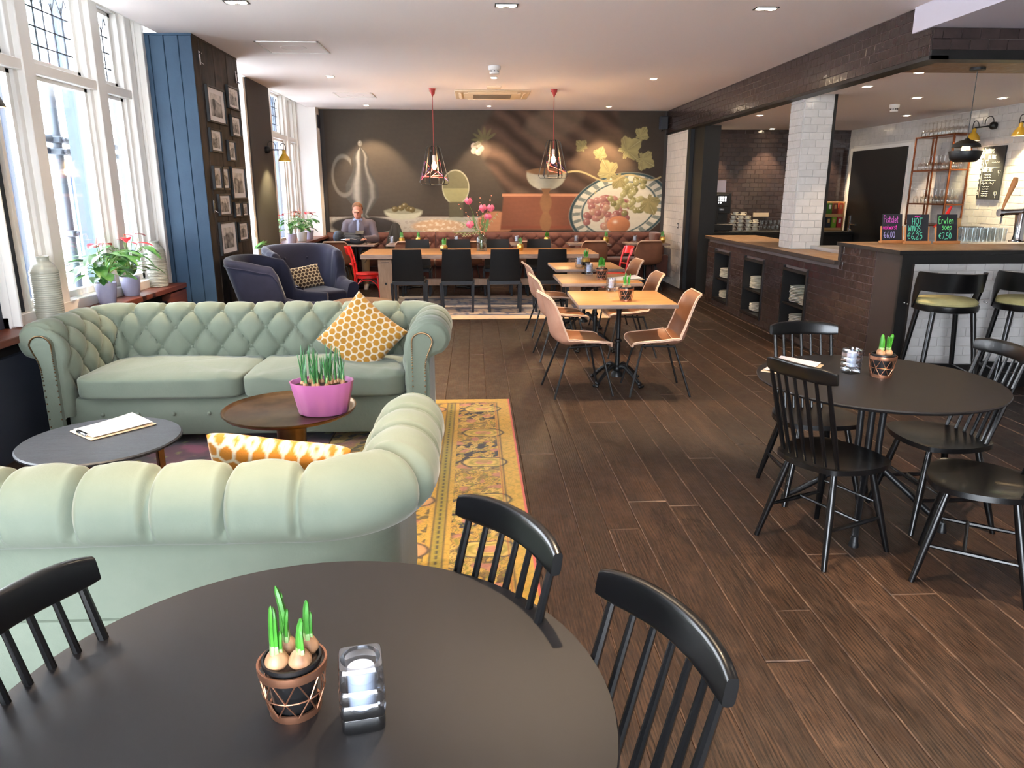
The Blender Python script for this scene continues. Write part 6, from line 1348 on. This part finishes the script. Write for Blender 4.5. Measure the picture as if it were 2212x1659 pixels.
# ================================================================ bar pendant
def bar_pendant(label, x, y):
    t = thing('bar_pendant', label, 'pendant lamp', (x, y, 2.645), group='black bowl pendants over the bar')
    MB().lathe([(0, 0), (.06, 0), (.06, -.022), (0, -.03)], 24, cap=False).build('canopy', 'black_matt', t); MB().cyl((0, 0, -.02), (0, 0, -.58), .0035, n=6).build('cord', 'black_matt', t)
    MB().lathe([(.008, -.555), (.02, -.57), (.06, -.582), (.105, -.61), (.112, -.635), (.106, -.633), (.06, -.60), (.02, -.585)], 32, cap=False).build('upper_shade', 'black_matt', t)
    MB().lathe([(.006, -.585), (.018, -.60), (.03, -.63), (.036, -.66), (.028, -.685), (0, -.69)], 16, cap=False).build('bulb', 'flame_warm', t); MB().lathe([(.128, -.665), (.13, -.67), (.115, -.73), (.085, -.755), (0, -.757), (0, -.75), (.08, -.748), (.108, -.726), (.123, -.665)], 32, cap=False).build('lower_bowl', 'black_matt', t)
    b = MB()
    for k in range(3): b.cyl((.10 * math.cos(k * 2.1), .10 * math.sin(k * 2.1), -.63), (.115 * math.cos(k * 2.1), .115 * math.sin(k * 2.1), -.68), .002, n=5)
    b.build('struts', 'brass', t)
bar_pendant('black two-bowl pendant with glowing bulb over the bar', 4.215, 6.42); bar_pendant('black pendant over the bar at the right picture edge', 4.93, 6.42)
# ================================================================ yellow wall lamps
def wall_lamp(label, loc, dirv, drop=.22, side=(0, 0, 0), power=14, col_='yellow_lacquer'):
    t = thing('jointed_lamp', label, 'wall lamp', loc, group='jointed wall lamps with small shades'); d = Vector(dirv).normalized(); tip = d * .33 + Vector(side)
    b = MB(); b.sphere(d * .03, .048, 14, 10); b.cyl((0, 0, 0), d * .03, .045, n=16); b.build('wall_boss', 'black_matt', t)
    MB().tube([d * .05, tip], .009, 8).build('arm', 'black_matt', t); up = Vector((0, 0, 1)); MB().tube(bz(tuple(d * .03 + up * .03), tuple(d * .02 + up * .15), tuple(d * .16 + up * .13), tuple(d * .14 + up * .01), 10), .005, 6).build('cable', 'black_matt', t); MB().tube(bz(tuple(tip - d * .06), tuple(tip - d * .05 + up * .12), tuple(tip + d * .05 + up * .12), tuple(tip + d * .02 - up * .03), 10), .005, 6).build('cable', 'black_matt', t)
    sh = MB(); sh.M = Matrix.Translation(tip); sh.lathe([(.010, .0), (.024, -.01), (.026, -.05), (.034, -.062), (.06, -.09), (.08, -.14), (.084, -.155)], 24, cap=False); sh.build('shade', col_, t); b = MB(); b.M = Matrix.Translation(tip); b.lathe([(.082, -.153), (.077, -.138), (.057, -.092), (.02, -.07)], 24, cap=False); b.build('shade_lining', 'lamp_inner', t); b = MB(); b.sphere(tip - up * .11, .026, 10, 8); b.build('bulb', 'flame_warm', t)
    l = bpy.data.lights.new('lamp_beam', 'SPOT'); l.energy = power; l.color = (1, .82, .42); l.spot_size = R(110); l.spot_blend = .6; l.shadow_soft_size = .03; o = bpy.data.objects.new('lamp_beam', l); col.objects.link(o); o.parent = t; o.location = tip - up * .14; o.rotation_euler = (0, R(12) if d.x > 0 else R(-12), 0)
wall_lamp('yellow-shaded wall lamp on the dark pier between the windows', (-2.88, 10.86, 2.2), (1, 0, 0), side=(-.08, 0, 0), power=30)
wall_lamp('yellow-shaded wall lamp above the cocktail board behind the bar', (6.62, 9.56, 2.45), (-1, 0, 0), side=(.14, .12, -.02), power=60)
wall_lamp('yellow-shaded wall lamp at the right picture edge behind the bar', (6.62, 8.72, 2.45), (-1, 0, 0), side=(.14, .12, -.02), power=60)
wall_lamp('black jointed wall lamp cut by the left picture edge', (-3.1, 5.08, 2.27), (1, 0, 0), side=(0, -.45, 0), col_='black_matt', power=4)
# ================================================================ things on the ceiling
t = thing('air_cassette', 'cream ceiling air-conditioning cassette with grille', 'air conditioner', (.285, 11.75, CEIL)); b = MB(); b.box((0, 0, -.012), (1.10, .95, .024), ch=.01); b.build('panel', 'plastic_cream', t); b = MB(); b.box((0, 0, -.03), (.84, .6, .018), ch=.008, seg=2); b.build('inner_panel', 'plastic_cream', t)
b = MB()
for k in range(14): b.box((0, -.2 + k * .03, -.042), (.56, .012, .008))
b.build('grille', 'grille_dark', t)['kind'] = 'stuff'
for s in (-1, 1):
    MB().box((0, s * .37, -.03), (.72, .05, .012), ch=.004, rot=(s * .4, 0, 0)).build('louvre', 'plastic_cream', t); MB().box((s * .47, 0, -.03), (.05, .6, .012), ch=.004, rot=(0, -s * .4, 0)).build('louvre', 'plastic_cream', t)
def detector(label, loc, r_=.052):
    t = thing('smoke_detector', label, 'smoke detector', loc); MB().lathe([(0, 0), (r_, 0), (r_, -.03), (r_ * .85, -.045), (0, -.045)], 24, cap=False).build('base', 'plastic_white', t); MB().lathe([(r_ * .55, -.045), (r_ * .6, -.06), (r_ * .78, -.065), (r_ * .74, -.085), (0, -.09)], 20, cap=False).build('sensor_head', 'plastic_white', t)
    b = MB()
    for k in range(8): b.box((r_ * .66 * math.cos(k * .785), r_ * .66 * math.sin(k * .785), -.056), (.008, .008, .014))
    b.build('slots', 'plastic_black', t)['kind'] = 'stuff'
detector('white smoke detector on the main ceiling', (.255, 9.22, CEIL), .075); detector('white smoke detector on the bar ceiling', (5.2, 9.43, 2.68), .06)
tag(MB().box((.292, 10.92, CEIL - .012), (.2, .12, .024), ch=.006).build('motion_sensor', 'plastic_cream'), 'small cream sensor box in front of the air-conditioning cassette', 'sensor')
for x, y, s, lb in ((-1.80, 8.15, .60, 'white ceiling access panel near the picture pillar'), (-1.78, 12.0, .55, 'white ceiling access panel near the mural')):
    t = thing('access_panel', lb, 'panel', (x, y, CEIL)); b = MB()
    for q in (-1, 1): b.box((q * s / 2, 0, -.004), (.02, s + .02, .008)); b.box((0, q * s / 2, -.004), (s + .02, .02, .008))
    b.build('frame', 'plastic_white', t); MB().box((0, 0, -.002), (s - .02, s - .02, .004)).build('hatch', 'ceiling_white', t); MB().lathe([(.12, -.004), (.125, -.007), (.13, -.004)], 32, cap=False).build('ring', 'plastic_white', t)
for x, lb in ((-2.78, 'dark wall loudspeaker in the left corner of the mural wall'), (3.42, 'dark wall loudspeaker in the right corner of the mural wall')):
    t = thing('loudspeaker', lb, 'loudspeaker', (x, 13.86, 2.80)); MB().box((0, 0, .03), (.14, .13, .22), ch=.01).build('cabinet', 'navy_wall', t); MB().box((0, -.068, .03), (.12, .008, .2), ch=.003).build('grille', 'blackgrey_frame', t); MB().tube([(0, .05, -.08), (0, .1, -.1)], .012, 8).build('bracket', 'black_matt', t)
# ================================================================ window sill plants and vases
def heart(b, base, tip_dir, ln, wd, up, mi=0, curl=.25):
    """heart-shaped leaf blade as a thin solid"""
    d = Vector(tip_dir).normalized(); s = d.cross(Vector(up)).normalized(); n = s.cross(d).normalized(); base = Vector(base)
    def fn(u, v):
        w_ = wd * (math.sin(math.pi * min(1, v * .92 + .08)) ** .75) * (1 - .35 * v); x = (u - .5) * 2
        p = base + d * (ln * (v - .12 * abs(x) ** 2 * (1 - v) ** 2 * 1.5)) + s * (x * w_ / 2) + n * (-curl * ln * v * v + .12 * w_ * abs(x))
        return tuple(p)
    b.sheet(fn, 7, 8, .0016, mi)
def anthurium(label, loc, k=1.0, nl=26, nf=5, seed=1, pot='pot_lilac', ph=.165, prd=.082, group=None, spread=1.0):
    t = thing('anthurium', label, 'potted plant', loc, group=group); rs = random.Random(seed)
    MB().lathe([(0, 0), (prd * .72, 0), (prd * .78, .008), (prd, ph * .9), (prd, ph), (prd * .92, ph), (prd * .9, ph * .88), (0, ph * .86)], 32, cap=False).build('pot', pot, t); MB().lathe([(0, ph * .87), (prd * .9, ph * .87), (0, ph * .9)], 20, cap=False).build('soil', 'soil', t)
    for i in range(nl):
        a = rs.uniform(0, 6.28); el = rs.uniform(.25, 1.15); r_ = rs.uniform(.10, .24) * k * spread; z = ph + rs.uniform(.05, .26) * k; p1 = (math.cos(a) * r_ * .9, math.sin(a) * r_ * .9, z); st = MB().tube(bz((rs.uniform(-.02, .02), rs.uniform(-.02, .02), ph * .9), (p1[0] * .15, p1[1] * .15, ph + .08 * k), (p1[0] * .6, p1[1] * .6, z + .03), p1, 7), .0032, 5).build('stem', 'stem_green', t)
        b = MB(); heart(b, p1, (math.cos(a + rs.uniform(-.5, .5)), math.sin(a + rs.uniform(-.5, .5)), rs.uniform(-.45, .25)), rs.uniform(.11, .17) * k, rs.uniform(.09, .12) * k, (0, 0, 1)); b.build('leaf', 'anthurium_leaf', st, ang=70)
    for i in range(nf):
        a = rs.uniform(0, 6.28); r_ = rs.uniform(.02, .13) * k; z = ph + rs.uniform(.28, .36) * k; p1 = (math.cos(a) * r_, math.sin(a) * r_, z); st = MB().tube(bz((0, 0, ph * .9), (0, 0, ph + .15), (p1[0] * .8, p1[1] * .8, z - .08), p1, 7), .003, 5).build('stem', 'stem_green', t)
        b = MB(); heart(b, p1, (math.cos(a), math.sin(a), rs.uniform(-.1, .4)), .13 * k, .095 * k, (0, 0, 1), curl=.35); b.build('spathe', 'anthurium_red', st, ang=70); MB().tube([p1, (p1[0] + .01, p1[1], p1[2] + .05 * k)], [.004, .002], 6).build('spadix', 'blossom', st)
anthurium('red anthurium in a lilac pot on the near sill, left plant', (-2.975, 6.10, .77), 1.0, 30, 3, 3); anthurium('red anthurium in a lilac pot on the near sill beside the far vase', (-2.985, 6.56, .77), 1.0, 28, 6, 9)
for i, (y, lb) in enumerate(((11.75, 'left'), (12.3, 'middle'), (12.75, 'right'))): anthurium('small red anthurium on the far window sill, %s of three' % lb, (-2.83 + (0, .04, .05)[i], y, .86), .9, 16, 4, 20 + i, ['pot_lilac', 'pot_white', 'pot_lilac'][i], .15, .085, 'anthuriums on the far sill')
t = thing('peace_lily', 'small white-flowered plant in a white pot between the two pillars', 'potted plant', (-2.86, 9.9, .8)); MB().box((0, 0, .06), (.12, .12, .12), ch=.006).build('pot', 'pot_white', t); rs = random.Random(2)
for i in range(9):
    a = rs.uniform(-.8, 1.2); b = MB(); heart(b, (0, 0, .12), (math.cos(a), math.sin(a) , rs.uniform(.1, .9)), .2, .05, (0, 0, 1)); b.build('leaf', 'anthurium_leaf', t, ang=70)
b = MB(); heart(b, (.02, -.02, .27), (.2, -.3, 1), .11, .07, (1, 0, 0)); b.build('flower', 'pot_white', t, ang=70); MB().tube([(0, 0, .1), (.02, -.02, .28)], .004, 6).build('stem', 'stem_green', t)
def ring_vase(label, loc, k=1.0):
    t = thing('ceramic_vase', label, 'vase', loc, group='grey ribbed ceramic vases'); pr = [(0, 0), (.082, 0), (.088, .01)]
    for i in range(22): z = .015 + i * .0145; r_ = .089 - .002 * (i < 2); pr += [(r_ - .0025, z), (r_ + .0005, z + .005), (r_ + .0005, z + .010)]
    pr += [(.084, .345), (.07, .375), (.05, .395), (.042, .405), (.042, .425), (.046, .432), (.042, .435), (.036, .43), (.036, .40), (0, .38)]
    MB().lathe([(r_ * k, z * k) for r_, z in pr], 40, cap=False).build('body', 'ceramic_stripe', t, ang=60)
ring_vase('grey ribbed ceramic vase at the left end of the near sill', (-2.99, 5.30, .77), 1.02); ring_vase('grey ribbed ceramic vase on the near sill against the blue pillar', (-3.0, 7.17, .77), .98)
# ================================================================ seated man
def blob(parts, vox=.012, smooth=6, name='blob'):
    """union of tapered capsules and ellipsoids, remeshed into one continuous skin"""
    b = MB()
    for p in parts:
        if p[0] == 'c':
            _, a, c, r1, r2 = p; a, c = Vector(a), Vector(c); n = 7
            b.sphere(a, r1, 14, 10); b.sphere(c, r2, 14, 10); b.tube([a + (c - a) * i / n for i in range(n + 1)], [r1 + (r2 - r1) * i / n for i in range(n + 1)], 14)
        else: b.sphere(p[1], p[2], 20, 14)
    o = b.build(name, 'skin'); m = o.modifiers.new('r', 'REMESH'); m.mode = 'VOXEL'; m.voxel_size = vox; s = o.modifiers.new('s', 'SMOOTH'); s.iterations = smooth; s.factor = .5
    dg = bpy.context.evaluated_depsgraph_get(); me = bpy.data.meshes.new_from_object(o.evaluated_get(dg)); bpy.data.objects.remove(o); me.polygons.foreach_set('use_smooth', [True] * len(me.polygons)); return me
def worn(me, mat, name, parent): me.materials.clear(); me.materials.append(MATS[mat]); me.name = name; return obj(name, me, parent)
pt = thing('person', 'seated man in a grey jacket looking down behind the backpack, by the window', 'person', (-2.03, 13.46, 0)); pt.scale = (1.1, 1.1, 1.08)
hc = Vector((0, -.17, 1.205))
def hp(x, y, z): return (hc.x + x, hc.y + y * math.cos(.3) + z * math.sin(.3) * -1, hc.z + z * math.cos(.3) + y * math.sin(.3))
arms = []
legs = []
for s in (-1, 1):
    hand = Vector((s * .13, -.47, .79)); arms += [('c', (s * .185, -.06, 1.01), (s * .265, -.13, .77), .048, .042), ('c', (s * .265, -.13, .77), hand, .04, .028), ('e', hand + Vector((-s * .02, -.04, 0)), (.042, .048, .018))]
    for k in range(4): f = hand + Vector((-s * (.045 - .022 * k) - s * .0, -.075, 0)); arms += [('c', f, f + Vector((-s * .004, -.035, -.004)), .0095, .009), ('c', f + Vector((-s * .004, -.035, -.004)), f + Vector((-s * .008, -.055 + .006 * abs(k - 1), -.018)), .009, .0075)]
    arms += [('c', hand + Vector((s * .02, -.03, .0)), hand + Vector((s * .045, -.07, -.005)), .011, .009)]
    legs += [('c', (s * .09, -.02, .53), (s * .13, -.44, .53), .08, .062), ('c', (s * .13, -.44, .53), (s * .115, -.38, .09), .055, .036), ('c', (s * .115, -.37, .06), (s * .125, -.50, .035), .035, .03)]
head = [('e', hp(0, .02, .03), (.076, .094, .094)), ('e', hp(0, -.025, -.035), (.062, .07, .085)), ('e', hp(0, -.05, -.085), (.036, .034, .03)), ('c', hp(0, -.10, .01), hp(0, -.122, -.03), .010, .015), ('e', hp(0, -.092, .03), (.052, .02, .014)), ('e', hp(-.074, .01, -.01), (.010, .022, .032)), ('e', hp(.074, .01, -.01), (.010, .022, .032)), ('e', hp(0, -.088, -.066), (.026, .014, .012))]
torso = [('c', (0, .0, .56), (0, -.03, .80), .13, .135), ('c', (0, -.03, .80), (0, -.06, .98), .14, .13), ('c', (-.13, -.06, 1.0), (.13, -.06, 1.0), .065, .065), ('c', (0, -.075, 1.04), hp(0, .0, -.07), .055, .05)]
worn(blob(torso + arms + legs + head, .0085, 3), 'skin', 'body', pt)
big = lambda L_, d: [(p[0], p[1], p[2], p[3] + d, p[4] + d) if p[0] == 'c' else (p[0], p[1], tuple(q + d for q in p[2])) for p in L_]
jk = [p for p in torso[:3]] + [a for a in arms if a[0] == 'c' and a[3] > .035]
worn(blob(big(jk, .022) + [('c', (-.10, -.09, .62), (-.08, -.11, .95), .085, .085), ('c', (.10, -.09, .62), (.08, -.11, .95), .085, .085), ('c', (-.2, -.05, 1.0), (.2, -.05, 1.0), .07, .07), ('c', (-.07, -.03, 1.085), (.07, -.03, 1.085), .028, .028)], .011, 4), 'jacket', 'jacket', pt)
worn(blob([('c', (0, -.21, .76), (0, -.165, 1.02), .05, .05), ('c', (-.05, -.15, 1.075), (.05, -.15, 1.075), .026, .026)], .008, 3), 'shirt', 'shirt', pt)
lp_ = MB(); 
for s in (-1, 1): lp_.sheet(lambda u, v, s=s: (s * (.02 + .075 * u * math.sin(math.pi * (.15 + .75 * v))), -.252 + .055 * v + .01 * u, .80 + .27 * v), 5, 8, .008)
lp_.build('lapels', 'jacket', pt)
worn(blob(big([l for l in legs if l[3] > .036], .016) + [('e', (0, 0, .56), (.17, .14, .10))], .012, 3), 'trousers', 'trousers', pt)
for s in (-1, 1): worn(blob([('c', (s * .115, -.35, .05), (s * .127, -.52, .03), .042, .034), ('c', (s * .115, -.36, .06), (s * .115, -.36, .09), .042, .04), ('c', (s * .115, -.34, .012), (s * .127, -.54, .012), .036, .034)], .008, 3), 'shoe', 'shoe', pt)
hb = MB(); hb.sphere((0, 0, 0), (.086, .098, .098), 28, 20); T = Matrix.Translation(hp(0, .034, .044)) @ Matrix.Rotation(-.62, 4, 'X')
keep = [f for f in hb.f if all(hb.v[i][2] > -.036 + .012 * math.sin(9 * hb.v[i][0]) for i in f)]; hb.f = keep; hb.m = [0] * len(keep); hb.v = [tuple(T @ (Vector(p) * (1 + .03 * mnoise.noise(Vector(p) * 40)))) for p in hb.v]; hb.build('hair', 'hair', pt)
for s in (-1, 1): MB().sphere(hp(s * .03, -.088, .008), (.010, .006, .005), 8, 6).build('eye', 'eye', pt); MB().tube([hp(s * .014, -.103, .026), hp(s * .032, -.101, .03), hp(s * .048, -.088, .024)], .0035, 5).build('eyebrow', 'hair', pt)
MB().tube([hp(-.022, -.098, -.062), hp(0, -.104, -.06), hp(.022, -.098, -.062)], .004, 5).build('mouth', 'lip', pt)
# backpack on the table, tablet, coat on the bench
bp = thing('backpack', 'dark backpack lying on the small table before the seated man', 'backpack', (-2.10, 12.93, .767))
worn(blob([('c', (-.17, 0, .09), (.17, .0, .075), .085, .07), ('c', (-.16, .03, .13), (.12, .03, .12), .07, .06), ('e', (-.2, 0, .11), (.09, .12, .12)), ('e', (.1, -.08, .06), (.12, .06, .06))], .012, 5), 'backpack', 'main_bag', bp); worn(blob([('e', (-.24, .02, .115), (.075, .10, .11))], .012, 3), 'backpack_blue', 'side_panel', bp)
MB().tube(spline([(-.2, -.11, .12), (-.05, -.12, .17), (.1, -.1, .16), (.2, -.03, .10), (.27, 0, .0)], 24), .012, 6, sq=(1, .4)).build('strap', 'backpack', bp); MB().tube(spline([(.22, -.06, .12), (.28, -.1, -.05), (.26, -.12, -.25), (.22, -.1, -.3)], 16), .010, 6, sq=(1, .4)).build('hanging_strap', 'backpack', bp); MB().tube(spline([(-.16, -.12, .08), (0, -.145, .10), (.15, -.125, .07)], 16), .004, 5).build('zip', 'chrome', bp)
tag(MB().box((-1.96, 12.94, .96), (.14, .012, .09), ch=.004, rot=(R(-50), 0, 0)).build('tablet', 'plastic_black'), 'small black tablet resting on top of the backpack', 'tablet')
def coat(u, v): a = (u - .5) * 2; w_ = .06 + .17 * v; return (a * w_ + .05 * v * math.sin(3 * a), -.14 * v - .03 * math.cos(9 * a) * v, .62 - .60 * v ** 1.1 - .05 * a * a)
tag(MB().sheet(coat, 26, 20, .02).build('coat', 'coat_dark', None, ang=70, loc=(-1.42, 13.66, .47)), 'dark coat heaped on the bench right of the man', 'coat')
